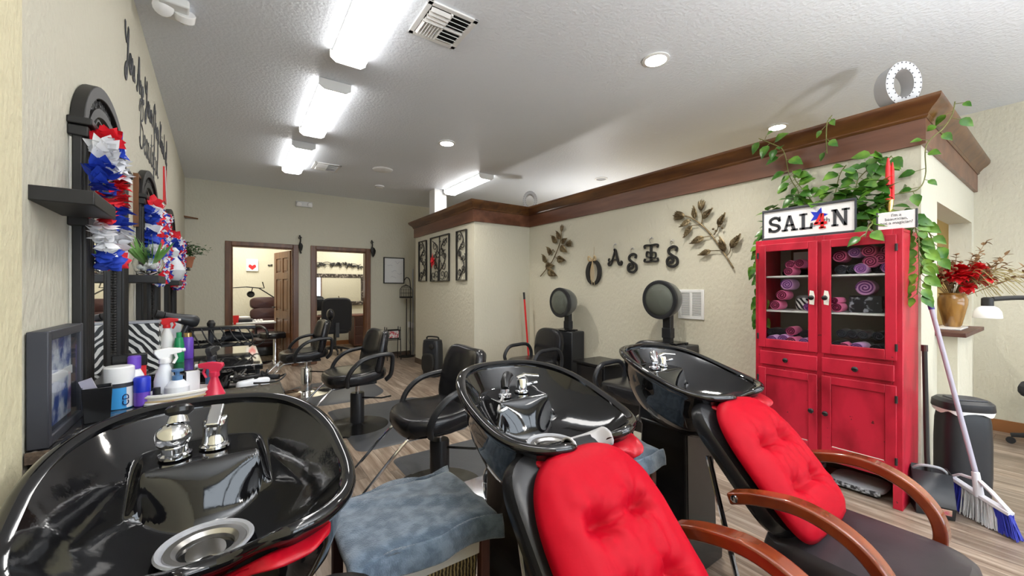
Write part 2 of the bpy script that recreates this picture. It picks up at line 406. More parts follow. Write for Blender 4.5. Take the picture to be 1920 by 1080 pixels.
# crown: one mitred run per wall; profile = (outward, z)
path = [(4.6, 6.99), (2.72, 6.99), (2.72, 4.81), (3.68, 4.81), (3.68, .60), (5.9, .60)]
def crown(prof, name, i, m):
    P = [Vector(p) for p in path]
    def off(k, d):          # outward is to the right of travel along the path
        ns = []
        for j in (k-1, k):
            if 0 <= j < len(P)-1:
                t = (P[j+1]-P[j]).normalized(); ns.append(Vector((t.y, -t.x)))
        if len(ns) == 1: return P[k]+ns[0]*d
        m_ = (ns[0]+ns[1])/(1+ns[0].dot(ns[1]))
        return P[k]+m_*d
    r = []
    for k in (i, i+1):
        r.append([Vector((*off(k, d), z)) for d, z in prof])
    b = MB(); b.rings(r); return struct(b.build(name, m))
low = [(0, 2.275), (.025, 2.275), (.025, 2.44), (0, 2.44)]
top = [(-.12, 2.44), (.030, 2.44), (.040, 2.452), (.038, 2.462), (.060, 2.49), (.082, 2.508), (.100, 2.53), (.105, 2.545), (.105, 2.56), (-.12, 2.56)]
n = 1
for i in range(5):
    crown(low, 'trim_%d' % n, i, 'wood'); crown(top, 'trim_%d' % (n+1), i, 'woodtop'); n += 2
struct(MB().bx(2.79, 3.01, 6.3, 6.52, 2.56, CH).build('wall_post', 'white'))
# door frames
def frame(name, x0, x1, zt):
    b = MB(); wd = .085
    for x in (x0, x1): b.bx(x-(wd if x == x0 else -.0), x+(0 if x == x0 else wd), 7.825, 7.85, 0, zt+wd*.8)
    b.bx(x0, x1, 7.825, 7.85, zt, zt+wd*.8)
    for x in (x0, x1): b.bx(x-.002 if x == x0 else x-.018, x+.018 if x == x0 else x+.002, 7.84, 7.98, 0, zt)
    b.bx(x0, x1, 7.84, 7.98, zt-.018, zt)
    return struct(b.build(name, 'doorwood', bevel=.006))
frame('trim_11', -.044, .83, 2.045); frame('trim_12', 1.19, 2.06, 2.045)
# six-panel door, swung into the left back room
d = struct(thing('door_1', '', '', (.815, 7.985, 0), math.atan2(.80, -.19)))
del d['label']; del d['category']
b = MB(); Wd, Hd = .80, 2.02; st = .115
cols = ((st, Wd/2-.05), (Wd/2+.05, Wd-st)); rows = ((.22, .80), (.94, 1.52), (1.64, 1.90))
b.bx(0, st, -.02, .02, .01, Hd); b.bx(Wd-st, Wd, -.02, .02, .01, Hd); b.bx(Wd/2-.05, Wd/2+.05, -.02, .02, .01, Hd)
for z0, z1 in ((.01, .22), (.80, .94), (1.52, 1.64), (1.90, Hd)): b.bx(st, Wd-st, -.0195, .0195, z0, z1)
for x0, x1 in cols:
    for z0, z1 in rows: b.bx(x0, x1, -.008, .008, z0, z1); b.bx(x0+.03, x1-.03, -.015, .015, z0+.03, z1-.03)
b.build('door_leaf', 'doorwood', d, bevel=.004)
b = MB(); b.tube([(Wd-.06, -.02, 1.0), (Wd-.06, -.07, 1.0), (Wd-.17, -.075, 1.0)], .011, 8); b.lathe([(.028, 0), (.028, .008)], (Wd-.06, -.02, 1.0), 16, RT(rx=PI/2))
b.tube([(Wd-.06, .02, 1.0), (Wd-.06, .07, 1.0), (Wd-.17, .075, 1.0)], .011, 8)
b.build('door_handle', 'iron', d)

# ------------------------------------------------------------------ ceiling fittings
def tube_light(x, y0, y1, label, rz=0, room=0):
    t = thing('fluorescent_light', label, 'ceiling light', (x, (y0+y1)/2, CH), rz, 'fluorescent ceiling lights'); L = (y1-y0)/2
    b = MB(); b.bx(-.11, .11, -L, L, -.03, -.001); b.build('housing', 'white', t, bevel=.004)
    for sgn in (-1, 1):
        b = MB(); b.prism([(-.125, 0), (.125, 0), (.122, -.055), (.085, -.082), (-.085, -.082), (-.122, -.055)], .012, at(W_Y, 0, sgn*L+.006, -.004)); b.build('end_cap', 'white', t)
    b = MB(); r = []
    for y in (-L+.008, L-.008): r.append([Vector((px_, y, pz)) for px_, pz in ((-.112, -.031), (-.118, -.054), (-.083, -.078), (-.04, -.083), (.04, -.083), (.083, -.078), (.118, -.054), (.112, -.031))])
    b.rings(r); b.build('diffuser', 'light', t)
    if room:
        ld = bpy.data.lights.new('tube', 'AREA'); ld.shape = 'RECTANGLE'; ld.size = .2; ld.size_y = 1.1; ld.energy = room; ld.color = (1, .95, .85)  # extra area light added to brighten the back rooms
        lo = bpy.data.objects.new('tube', ld); C.objects.link(lo); lo.parent = t; lo.location = (0, 0, -.09)
    return t
tube_light(.68, 1.87, 3.07, 'nearest of the three fluorescent lights in line, cut by the top edge of the photo')
tube_light(.68, 3.52, 4.72, 'second fluorescent wrap light in the row, midway along the ceiling')
tube_light(.66, 5.18, 6.38, 'farthest fluorescent light of the row, close to the back wall')
tube_light(3.06, 5.05, 6.25, 'fluorescent light on its own above the walnut crown at the far corner')
tube_light(.68, .22, 1.42, 'added fluorescent light overhead, out of the photo, in line with the row')  # unseen fixture added to light the near part of the room
tube_light(.68, -1.45, -.25, 'added fluorescent light behind the camera nearest the row')  # added out of view for more light
tube_light(3.6, -1.9, -.7, 'added fluorescent light behind the camera over the red chairs')  # another unseen fixture, put in for its light
tube_light(.1, 8.5, 9.7, 'fluorescent light inside the left back room', room=20)
tube_light(2.2, 8.5, 9.7, 'fluorescent light inside the right back room', room=20)

def can_light(x, y, label, lit=True):
    t = thing('recessed_light', label, 'ceiling light', (x, y, CH), 0, 'recessed ceiling lights')
    MB().lathe([(.075, -.001), (.098, -.001), (.098, -.007), (.076, -.012), (.075, -.001)], (0, 0, 0), 32, cap0=False, cap1=False).build('trim_ring', 'white', t)
    MB().lathe([(.001, -.004), (.076, -.004), (.076, -.0015), (.001, -.0015)], (0, 0, 0), 32).build('lamp_disc', 'lamp' if lit else 'greyplas', t)
    if lit:
        ld = bpy.data.lights.new('can', 'SPOT'); ld.energy = 50; ld.spot_size = 2.2; ld.spot_blend = .8; ld.shadow_soft_size = .07; ld.color = (1, .95, .86)
        lo = bpy.data.objects.new('bulb', ld); C.objects.link(lo); lo.parent = t; lo.location = (0, 0, -.03)
can_light(2.58, 1.82, 'large lit recessed light in the open ceiling right of the near vent')
can_light(2.04, 4.26, 'lit recessed light between the second fluorescent light and the partition')
can_light(4.70, 1.84, 'lit recessed light seen just above the walnut crown by the plant')
can_light(4.655, 4.26, 'unlit recessed light just above the middle of the crown', False)
can_light(4.9, -.9, 'added lit recessed light over the right part of the room, outside the photo')  # unseen lamp added to light the right side

def uplight(x, y, e, label):  # invented lamps, added only to lighten the ceiling
    t = thing('fill_uplight', label, 'fill light', (x, y, 0)); MB().lathe([(.16, 0), (.16, .02), (.02, .04)], n=24).build('base', 'iron', t); MB().tube([(0, 0, .03), (0, 0, 1.60)], .012, 8).build('pole', 'iron', t)
    MB().lathe([(.03, 1.56), (.14, 1.66), (.17, 1.74), (.165, 1.74), (.13, 1.665), (.02, 1.58)], n=28).build('shade', 'white', t)
    ld = bpy.data.lights.new('bulb', 'AREA'); ld.shape = 'DISK'; ld.size = .32; ld.energy = e; ld.color = (1, .98, .95)
    lo = bpy.data.objects.new('bulb', ld); C.objects.link(lo); lo.parent = t; lo.location = (0, 0, 1.68); lo.rotation_euler = (PI, 0, 0)
uplight(4.9, 4.7, 12, 'added fill uplight in the enclosed room behind the crown, hidden in the photo')
uplight(2.0, -1.3, 110, 'added fill uplight behind the camera, outside the photo')
def ceiling_vent(x, y, wx, wy, label):
    t = thing('ceiling_vent', label, 'air vent', (x, y, CH), 0, 'white ceiling air vents')
    b = MB(); fw = .035
    b.bx(-wx/2, wx/2, -wy/2, -wy/2+fw, -.012, 0); b.bx(-wx/2, wx/2, wy/2-fw, wy/2, -.012, 0); b.bx(-wx/2, -wx/2+fw, -wy/2, wy/2, -.012, 0); b.bx(wx/2-fw, wx/2, -wy/2, wy/2, -.012, 0)
    b.build('vent_frame', 'white', t, bevel=.004)
    MB().bx(-wx/2+.02, wx/2-.02, -wy/2+.02, wy/2-.02, -.003, -.001).build('duct', 'dark', t)
    hx, hy = wx/2-fw, wy/2-fw; b = MB(); k = 0
    for i in range(7):      # right half: blades across
        b.box((hx*.5, -hy+(i+.5)*2*hy/7, -.014), (hx*.96, .022, .003), rx=.7)
    for i in range(7):      # left half: blades along
        b.box((-hx+(i+.5)*hx/7, hy*.5, -.014), (.018, hy*.96, .003), ry=.7)
    for i in range(4):
        b.box((-hx*.5, -hy+(i+.5)*hy/4, -.018), (hx*.96, .026, .003), rx=-.6)
    b.bx(-hx, hx, -.006, .006, -.02, -.004); b.bx(-.006, .006, -hy, hy, -.02, -.004)
    b.build('louvre', 'white', t)
ceiling_vent(1.11, 2.38, .34, .36, 'large white louvred air vent beside the nearest fluorescent light')
ceiling_vent(1.05, 6.05, .34, .36, 'small far air vent beside the farthest fluorescent light')
t = thing('emergency_light', 'white twin emergency light cut off at the top left of the ceiling', 'emergency light', (-.30, 3.13, CH), .1)
MB().bx(-.07, .07, -.1, .1, -.05, 0).build('housing', 'white', t, bevel=.01)
for sgn in (-1, 1):
    MB().lathe([(.02, 0), (.05, .02), (.055, .06), (.05, .065)], (sgn*.05, sgn*.05, -.07), 16, RT(rx=.9*sgn)).build('lamp_head', 'whitegloss', t)
t = thing('emergency_light', 'white emergency light box high on the back wall above the left door', 'emergency light', (1.0, 7.85, 2.83))
MB().bx(-.13, .13, -.05, 0, -.045, .045).build('housing', 'white', t, bevel=.008)
for sgn in (-1, 1): MB().lathe([(.025, 0), (.04, .02), (.04, .05), (.03, .055)], (sgn*.085, -.05, .0), 16, RT(rx=PI/2+.3)).build('lamp_head', 'whitegloss', t)
t = thing('ceiling_speaker', 'round white ceiling speaker beyond the row of fluorescent lights', 'speaker', (1.74, 5.73, CH))
MB().lathe([(.001, -.02), (.11, -.016), (.135, -.006), (.14, 0)], n=32).build('grille', 'white', t)
t = thing('smoke_detector', 'small round smoke detector on the ceiling near the back wall', 'smoke detector', (1.97, 6.67, CH))
MB().lathe([(.02, -.035), (.06, -.03), (.075, -.01), (.078, 0)], n=24).build('cover', 'white', t); MB().lathe([(.066, -.024), (.068, -.018), (.07, -.018), (.069, -.024)], n=24).build('sensor_slot', 'plastic', t)

# ------------------------------------------------------------------ shampoo bowls, reclining chairs, towel racks
def sstep(a, b, x):
    t = max(0., min(1., (x-a)/(b-a))); return t*t*(3-2*t)
BW, BD = .268, .30            # half width and half depth of the rim
def rim(th):
    """rim point of the bowl: neck notch towards -Y"""
    ct, st = math.cos(th), math.sin(th)
    n = 2.3 if st > 0 else 3.0
    x = BW*math.copysign(abs(ct)**(2/n), ct); y = BD*math.copysign(abs(st)**(2/n), st)
    x *= 1-.12*st if st > 0 else 1+.05*-st
    z = .880 + .130*sstep(-.28, .30, y)
    dip = math.exp(-(x/.088)**4) if y < 0 else 0.
    y += .085*dip; z -= .055*dip
    return Vector((x, y, z))
DR = Vector((0, -.075, .775))
def bowl_inner(q, th):
    r = rim(th); x = DR.x+(r.x-DR.x)*q; y = DR.y+(r.y-DR.y)*q
    g = q**2.5
    z = DR.z+(r.z-.006-DR.z)*g
    yf = .085-.8*x*x; wd = .018+.060*max(0., 1-(x/.112)**2)
    m = sstep(yf-wd, yf, y)*sstep(.140, .108, abs(x))
    zl = .920+.03*(y-.15)
    if zl > z: z += (zl-z)*m
    return Vector((x, y, z))
def make_bowl(label, x, y, style):
    t = thing('shampoo_bowl', label, 'shampoo bowl', (x, y, 0), 0, 'black shampoo bowls')
    NU = 160
    b = MB(); rings = []
    for q in [.13+.87*i/80*1. for i in range(80)]: rings.append([bowl_inner(q, 2*PI*i/NU) for i in range(NU)])
    prof = [(-.012, .004), (0, .011), (.010, .0125), (.019, .008), (.0225, -.001), (.019, -.012), (.008, -.020)]
    def outp(i, o, dz):
        th = 2*PI*i/NU; p = rim(th); a = rim(th-.02); c = rim(th+.02); d = (c-a); nn = Vector((d.y, -d.x, 0)).normalized()
        return Vector((p.x+nn.x*o, p.y+nn.y*o, p.z+dz))
    for o, dz in prof: rings.append([outp(i, o, dz) for i in range(NU)])
    for k, (sc, dz) in enumerate(((.985, -.035), (.96, -.07), (.90, -.12), (.80, -.165), (.66, -.20), (.5, -.225), (.42, -.235))):
        rr = []
        for i in range(NU):
            th = 2*PI*i/NU; p = rim(th); tz = (.66+p.z-.905)*0
            f = (k+1)/7.
            zz = p.z+dz; zz = zz*(1-f*f)+.655*f*f
            rr.append(Vector((p.x*sc, (p.y-.02)*sc+.02, zz)))
        rings.append(rr)
    b.rings(rings, True, False, True); b.build('basin', 'ceramic', t, sharp=60)
    # drain
    D = MB().lathe([(.072, .0135), (.070, .018), (.058, .017), (.050, .010), (.048, -.016), (.046, -.034), (.001, -.036)], DR, 40, cap0=False)
    dr = D.build('drain', 'steel', t)
    k = MB()
    for a in range(26):
        rr = .010 if a < 6 else (.022 if a < 14 else .034); aa = a*2.4
        k.lathe([(.0022, 0), (.0022, .001)], DR+Vector((rr*math.cos(aa), rr*math.sin(aa), -.0335)), 8)
    k.build('strainer_hole', 'dark', dr)['kind'] = 'stuff'
    MB().lathe([(.086, .020), (.083, .024), (.076, .021), (.072, .0145), (.080, .013)], DR, 40, cap0=False, cap1=False).build('drain_flange', 'greyplas', t)
    # taps on the ledge
    lz = .923
    if style == 0:
        b = MB(); b.lathe([(.034, 0), (.034, .006), (.029, .010), (.029, .016), (.0265, .02), (.0265, .052), (.028, .056), (.028, .060), (.024, .070), (.010, .074)], (.024, .155, lz), 28); tap = b.build('tap', 'chrome', t)
        b = MB(); b.box((.024, .150, lz+.080), (.030, .070, .014), rx=.55, rz=-.25); b.box((.031, .172, lz+.062), (.042, .022, .02), rz=-.25); b.build('tap_lever', 'chrome', tap, bevel=.003)
        b = MB(); b.lathe([(.033, 0), (.033, .008), (.026, .012), (.026, .030)], (-.055, .135, lz), 28); sp = b.build('spray_seat', 'chrome', t)
        b = MB(); b.sphere((-.058, .128, lz+.052), .037, 24, 16, (1, 1, .9)); b.lathe([(.024, 0), (.020, .012), (.018, .018)], (-.050, .142, lz+.078), 20, RT(rx=-.35)); b.build('spray_head', 'chrome', sp)
        b = MB(); b.lathe([(.018, 0), (.028, .008), (.029, .018), (.02, .026), (.004, .028)], (-.047, .150, lz+.094), 20, RT(rx=-.35)); b.build('spray_cap', 'steelblk', sp)
    else:
        b = MB(); b.lathe([(.030, 0), (.030, .006), (.022, .010), (.022, .048), (.018, .054)], (.035, .145, lz), 24); b.tube([(.03, .145, lz+.022), (.10, .13, lz+.03)], .008, 10); tap = b.build('tap', 'chrome', t)
        MB().bar([(.02, .16, lz+.056), (.05, .145, lz+.066), (.095, .11, lz+.062)], .014, .004, (0, 0, 1)).build('tap_lever', 'chrome', tap, bevel=.003)
        b = MB(); b.lathe([(.026, 0), (.026, .01), (.018, .014), (.018, .03)], (-.06, .125, lz), 24); sp = b.build('spray_seat', 'chrome', t)
        MB().tube([(-.062, .118, lz+.03), (-.05, .135, lz+.052), (-.02, .16, lz+.066)], [.016, .019, .022], 16).build('spray_head', 'steelblk' if style == 1 else 'chrome', sp)
        if style == 1: MB().tube(smooth_path([(-.06, .12, lz+.014), (-.09, .10, lz-.005), (-.13, .06, lz-.03), (-.10, .05, lz-.02)]), .006, 8).build('hose', 'steel', sp)
    # neck rest
    if style == 1:
        G = MB()
        def nf(u, v):
            th = -PI/2+(u-.5)*.30; p = rim(th); s_ = (v-.5)
            ang = v*PI*1.25-.25; rr = .034
            c = Vector((p.x*1.0, p.y, p.z-.002)); nn = Vector((0, -1, 0))
            return c+Vector((0, -math.cos(ang)*-1*rr*-1.0, 0))+Vector((0, 0, math.sin(ang)*rr))
        G.grid(nf, 22, 12); G.build('neck_rest', 'gel', t, solid=.007)
    # black enamel stand with chrome base box and hose
    b = MB(); b.rings([[Vector((x*k, yy*k2+.03, z)) for x, yy in ((-.13, -.13), (.13, -.13), (.13, .15), (-.13, .15))] for k, k2, z in ((1.15, 1.15, 0), (1.15, 1.15, .10), (1, 1, .14), (.92, .9, .64), (1.0, .95, .675))])
    b.build('stand', 'steelblk', t, bevel=.012)
    b = MB(); b.box((0, .12, .705), (.21, .18, .13), rx=-.12, taper=.85); b.build('vacuum_box', 'plastic', t, bevel=.02)
    b = MB(); b.box((-.02, .30, .48), (.24, .20, .05), rz=.05); b.bx(-.07, .03, .18, .30, .46, .50); b.build('valve_plate', 'chrome', t, bevel=.015)
    b = MB(); b.tube(smooth_path([(-.03, .31, .50), (-.03, .315, .545), (-.02, .27, .62), (0, .20, .68)]), .010, 8); b.tube(smooth_path([(.0, .31, .50), (.005, .315, .55), (.02, .26, .64), (.02, .2, .69)]), .010, 8); b.lathe([(.03, 0), (.03, .008)], (-.015, .31, .505), 20); b.build('hose', 'chrome', t)
    return t
BX = (-.055, .905, 1.835); BY = 1.135
CX = (-.01, .83, 1.765)
B1 = make_bowl('largest glossy black shampoo bowl at the near left with chrome tap and steel drain', BX[0], BY, 0); B1.rotation_euler = (0, 0, .07)
make_bowl('glossy black shampoo bowl in the middle with a grey gel neck rest on its lip', BX[1], BY, 1)
make_bowl('black shampoo bowl farthest right, in front of the red cabinet and wall grille', BX[2], BY, 2)

# chair: origin on the floor below the seat, faces -Y
def make_wash_chair(label, x, y):
    t = thing('shampoo_chair', label, 'reclining chair', (x, y, 0), 0, 'reclining shampoo chairs')
    def bow(p, q): p.z += .012*math.sin(p.x*6)*0; return p
    MB().pad(.245, .255, .15, 5, RT((0, .06, .315)), dish=.0, crown=.14, shape=bow).build('seat', 'vinylgrey', t)
    ang = math.radians(48)
    MB().pad(.245, .27, .075, 5, RT((0, .425, .625), rx=ang), crown=.1).build('backrest', 'vinyl', t)
    for sgn in (-1, 1):
        pts = smooth_path([(sgn*.30, .36, .585), (sgn*.30, .27, .620), (sgn*.30, .14, .640), (sgn*.30, .02, .605), (sgn*.30, -.055, .53), (sgn*.30, -.075, .44), (sgn*.30, -.04, .36)], 7)
        a = MB().bar(pts, .020, .029, (1, 0, 0)).build('armrest', 'armwood', t, bevel=.009, seg=3)
        MB().lathe([(.013, 0), (.012, .005), (.004, .008)], (sgn*.331, .335, .598), 14, RT(ry=sgn*PI/2)).build('bolt', 'chrome', a)
        MB().lathe([(.015, 0), (.014, .006), (.004, .01)], (sgn*.322, -.045, .37), 14, RT(ry=sgn*PI/2)).build('bolt', 'chrome', a)
    b = MB(); b.bx(-.17, .17, -.14, .27, .04, .30); b.bx(-.22, .22, -.16, .40, 0, .05); b.build('base', 'steelblk', t, bevel=.012)
    for sgn in (-1, 1): MB().tube([(sgn*.2, .34, .05), (sgn*.2, .50, .66)], .011, 8).build('recline_strut', 'chrome', t)
    MB().pad(.215, .14, .05, 5, RT((0, -.29, .20), rx=.9)).build('leg_rest', 'vinylgrey', t)
    return t
def make_cushion(label, x, y, long_):
    """red tufted cushion lying on the backrest (and, if long, over the seat)"""
    t = thing('seat_cushion', label, 'cushion', (x, y, 0), 0, 'red tufted cushions')
    ang = math.radians(48); u = Vector((0, math.cos(ang), math.sin(ang))); nrm = Vector((0, -math.sin(ang), math.cos(ang)))
    tufts = [(-.075, .06), (.075, .06), (-.075, -.10), (.075, -.10)]
    def mk(name, o, u, nrm, a, bh, tf, th, seed):
        b = MB(); NS, NR = 72, 22
        def top(q, i, sgn):
            tt = 2*PI*i/NS; ct, st = math.cos(tt), math.sin(tt); n = 3.2 if st > 0 else 5.5
            xx = a*q*math.copysign(abs(ct)**(2/n), ct); yy = bh*q*math.copysign(abs(st)**(2/n), st)
            if yy > 0: xx *= 1-.10*(yy/bh)**2
            else: xx *= 1-.02*(yy/bh)**2
            h = th*(1-q**3.2)**.55
            if sgn > 0:
                for tx, ty in tf:
                    d2 = (xx-tx)**2+(yy-ty)**2; h -= th*.58*math.exp(-d2/.0012)
                    an = math.atan2(yy-ty, xx-tx); h += .0065*math.sin(an*7+seed+tx*30)*math.exp(-d2/.005)*min(1, d2/.0006)
                for tx, ty in tf: h -= .016*math.exp(-((yy-ty)/.014)**2)*math.exp(-(xx/.13)**4)*.6
                h += .007*noise.noise(Vector((xx*13, yy*13, seed)))*(1-q**6)+.004*noise.noise(Vector((xx*34, yy*34, seed+4)))
                h = max(h, .004)
            else: h = -.012*(1-q**4)
            return o+Vector((1, 0, 0))*xx+u*yy+nrm*h
        rg = [[top(.02+.98*j/NR, i, 1) for i in range(NS)] for j in range(NR+1)]
        rg += [[top(1-.98*j/6, i, -1) for i in range(NS)] for j in range(1, 7)]
        b.rings(rg); return b.build(name, 'redcloth', t, sharp=180)
    mk('back_pad', Vector((0, .365, .633))+nrm*.055, u, nrm, .222, .262, tufts, .075, 1.+x)
    if long_:
        mk('seat_pad', Vector((0, -.04, .492)), Vector((0, 1, .02)).normalized(), Vector((0, 0, 1)), .205, .24, [(-.07, .04), (.07, .04)], .055, 9)
    return t
CY = .36
make_wash_chair('black reclining shampoo chair at the left, mostly hidden under the nearest bowl', CX[0]-.005, CY-.21)
make_wash_chair('black reclining chair with wooden arms covered by a red cushion, bottom centre', CX[1], CY)
make_wash_chair('black reclining chair with a bare black seat and curved wooden arms before the cabinet', CX[2], CY)
make_cushion('red tufted cushion with seat pad on the reclining chair at bottom centre', CX[1]-.015, CY, True)
make_cushion('red tufted cushion leaning on the back of the right reclining chair', CX[2]-.04, CY, False)
def cape(label, x, y, s, L=1.):
    t = MB()
    def f(u, v):
        th = -PI/2+(u-.5)*1.9; p = rim(th)
        xx = p.x*.93; yy = p.y*.93-.01
        top = Vector((xx, yy, p.z-.035)); bot = Vector((xx*.8, -.30-.03*math.sin(u*9), .80+.012*math.sin(u*23)))
        q = top.lerp(bot, v*L); q.y -= .03*math.sin(v*PI)+.006*math.sin(u*31)*v; return q
    t.grid(f, 40, 10); o = t.build('neck_cape', 'redsatin', None, solid=.004, sharp=180); o.location = (x, y, 0)
    return tag(o, label, 'cape', 'red neck capes')
cape('red satin cloth tucked under the lip of the nearest bowl', BX[0], BY, 1, .42)
cape('red satin cloth hanging under the lip of the middle bowl', BX[1], BY, 1)
cape('red satin cloth hanging under the lip of the right bowl', BX[2], BY, 1)

def rack(label, x0, x1, y0, y1, h, lab_t, lab_b):
    cx, cy = (x0+x1)/2, (y0+y1)/2
    t = thing('towel_rack', label, 'rack', (cx, cy, 0), 0, 'dark wooden basket racks'); a, d = (x1-x0)/2, (y1-y0)/2
    for sx in (-1, 1):
        for sy in (-1, 1):
            MB().bx(sx*a-.016*(1+sx), sx*a+.016*(1-sx), sy*d-.016*(1+sy), sy*d+.016*(1-sy), 0, h).build('post', 'darkwood', t, bevel=.003)
    for z in (.06, .30): MB().bx(-a, a, -d, d, z, z+.02).build('shelf', 'darkwood', t, bevel=.002)
    MB().bx(-a+.004, a-.004, -d+.004, d-.004, h-.022, h-.002).build('shelf', 'darkwood', t, bevel=.002)
    for z0, hb in ((.081, .19), (.321, .215)):
        bk = thing('wicker_basket', lab_b[0 if z0 < .2 else 1], 'basket', (cx, cy, z0), 0, 'seagrass baskets with white liners')
        aa, dd = a-.036, d-.012
        MB().rings([[Vector((sx*aa*k, sy*dd*k, z)) for sx, sy in ((-1, -1), (1, -1), (1, 1), (-1, 1))] for k, z in ((.93, 0), (.97, hb*.5), (1, hb), (.95, hb), (.88, .012))]) if False else None
        b = MB(); b.rings([[Vector((sx*aa*k, sy*dd*k, z)) for sx, sy in ((-1, -1), (1, -1), (1, 1), (-1, 1))] for k, z in ((.93, 0), (.97, hb*.5), (1, hb), (.95, hb), (.88, .012))]); b.build('weave', 'wicker', bk)
        b = MB(); r_ = []
        for k, z in ((1.012, hb*.70), (1.018, hb+.006), (.96, hb+.008), (.94, hb-.02)): r_.append([Vector((sx*aa*k, sy*(dd*k+.001), z)) for sx, sy in ((-1, -1), (1, -1), (1, 1), (-1, 1))])
        b.rings(r_, True, False, False); b.build('liner', 'offwhite', bk, bevel=.004)
    # towel over the top
    A, D_ = a+.022, d+.03
    def prof(v):
        # across y: front drop, top, back drop
        L = [(-D_-.012, h-.075), (-D_-.010, h-.04), (-D_, h-.006), (-D_+.03, h+.012), (0, h+.012), (D_-.03, h+.012), (D_, h-.002), (D_+.008, h-.06)]
        s_ = v*(len(L)-1); i = min(int(s_), len(L)-2); f = s_-i
        return L[i][0]*(1-f)+L[i+1][0]*f, L[i][1]*(1-f)+L[i+1][1]*f
    def f(u, v):
        yy, zz = prof(v); xx = -A+2*A*u
        w_ = noise.noise(Vector((xx*7, yy*7, x0*9)))*.010+noise.noise(Vector((xx*18, yy*18, 3)))*.004
        edge = max(0, abs(xx)-(A-.03))/.03
        zz += w_+.004-edge*edge*.016*(1 if abs(yy) < D_ else 0)
        fold = .013*math.exp(-((yy+.55*xx-.05)/.018)**2); zz += fold if abs(yy) < D_ else 0
        if abs(yy) >= D_: yy += .010*math.sin(xx*26+x0*5)*math.copysign(1, yy); zz += .02*math.sin(xx*5+1)
        return Vector((xx, yy, zz))
    b = MB(); b.grid(f, 44, 42); o = b.build('towel', 'towel', None, solid=.006, sharp=180); o.location = (cx, cy, 0)
    tag(o, lab_t, 'towel', 'blue grey towels on racks')
    return t
rack('dark wooden basket rack between the nearest and the middle bowl', .265, .690, 1.115, 1.44, .59,
     'blue grey towel draped over the rack at bottom centre', ('lower seagrass basket in the rack left of the middle bowl', 'upper seagrass basket with white liner under the large towel at bottom centre'))
rack('dark wooden basket rack between the middle and the right bowl', 1.20, 1.585, 1.115, 1.44, .59,
     'blue grey towel corner seen between the middle and the right bowl', ('lower seagrass basket in the rack left of the right bowl', 'upper seagrass basket with white liner right of the middle bowl'))

# ------------------------------------------------------------------ styling chairs, mats, dryer chairs
def make_styling_chair(label, x, y, rz, base, headrest=False):
    t = thing('styling_chair', label, 'salon chair', (x, y, 0), rz, 'black styling chairs facing the mirrors')
    bm_ = 'chrome' if base else 'steelblk'
    MB().lathe([(.30, 0), (.31, .006), (.305, .014), (.22, .024), (.10, .036), (.06, .05), (.052, .06)], n=48).build('base_disc', bm_, t)
    MB().lathe([(.064, .05), (.064, .325), (.058, .335), (.02, .336)], n=28, cap0=False).build('column', bm_ if base else 'plastic', t)
    MB().lathe([(.02, .33), (.02, .44)], n=16).build('piston', 'chrome', t)
    MB().tube([(.05, .03, .29), (.16, .18, .285), (.20, .26, .30)], .008, 8).build('pump_lever', 'steelblk', t)
    b = MB(); b.box((0, .02, .435), (.24, .26, .03)); b.build('seat_plate', 'steelblk', t, bevel=.006)
    def ss(p, q):
        # waisted seat: broad rounded nose (-Y), raised at the back corners
        k = 1-.10*math.exp(-((p.y-.10)/.11)**2); p.x *= k
        p.z += .030*sstep(.02, .24, p.y)*abs(p.x)/.2-.012*sstep(-.12, -.26, p.y)
        return p
    MB().pad(.278, .275, .115, 3.0, RT((0, -.03, .45)), dish=.016, crown=.05, shape=ss).build('seat', 'vinyl', t, sharp=60)
    def bs(p, q):
        p.y += .035*math.cos(p.x/.24*1.3)-.03; p.x *= 1-.06*sstep(0, .2, p.y)
        if p.y > .05: p.y += .045*(abs(p.x)/.22)**2*sstep(.05, .19, p.y)-.015*sstep(.05, .19, p.y)
        p.z += .05*(p.x/.24)**2
        return p
    MB().pad(.265, .215, .08, 4.6, RT((0, .245, .715), rx=PI/2-.20), crown=.1, shape=bs).build('backrest', 'vinyl', t, sharp=60)
    for sgn in (-1, 1):
        pts = smooth_path([(sgn*.255, -.16, .455), (sgn*.275, -.17, .52), (sgn*.285, -.13, .61), (sgn*.285, -.04, .685), (sgn*.28, .08, .715), (sgn*.27, .20, .720), (sgn*.262, .245, .70), (sgn*.258, .25, .62), (sgn*.25, .235, .52), (sgn*.22, .20, .47)], 5)
        MB().tube(pts, [(.026, .019)]*len(pts), 12, flat=(1, 0, 0)).build('armrest', 'plastic', t)
    b = MB()
    b.tube(smooth_path([(-.15, .04, .44), (-.15, -.22, .43), (-.155, -.30, .40), (-.165, -.60, .10), (-.16, -.63, .085), (0, -.635, .08), (.16, -.63, .085), (.165, -.60, .10), (.155, -.30, .40), (.15, -.22, .43), (.15, .04, .44)], 4), .0095, 8)
    b.build('footrest', 'chrome', t)
    if headrest:
        b = MB(); b.tube([(0, .29, .88), (0, .30, .97)], .012, 8); b.build('headrest_post', 'steelblk', t)
        MB().sphere((0, .285, 1.0), .1, 18, 12, (1.05, .45, .75)).build('headrest', 'vinyl', t)
    return t
Q = -PI/2
make_styling_chair('nearest black styling chair, behind the middle bowl, turned to the left wall', 1.12, 2.45, Q-.04, 0)
make_styling_chair('middle black styling chair on a round black base', .975, 4.02, Q+.05, 0)
make_styling_chair('farthest black styling chair on a silver base, with a small headrest', .75, 5.67, Q+.02, 1, True)

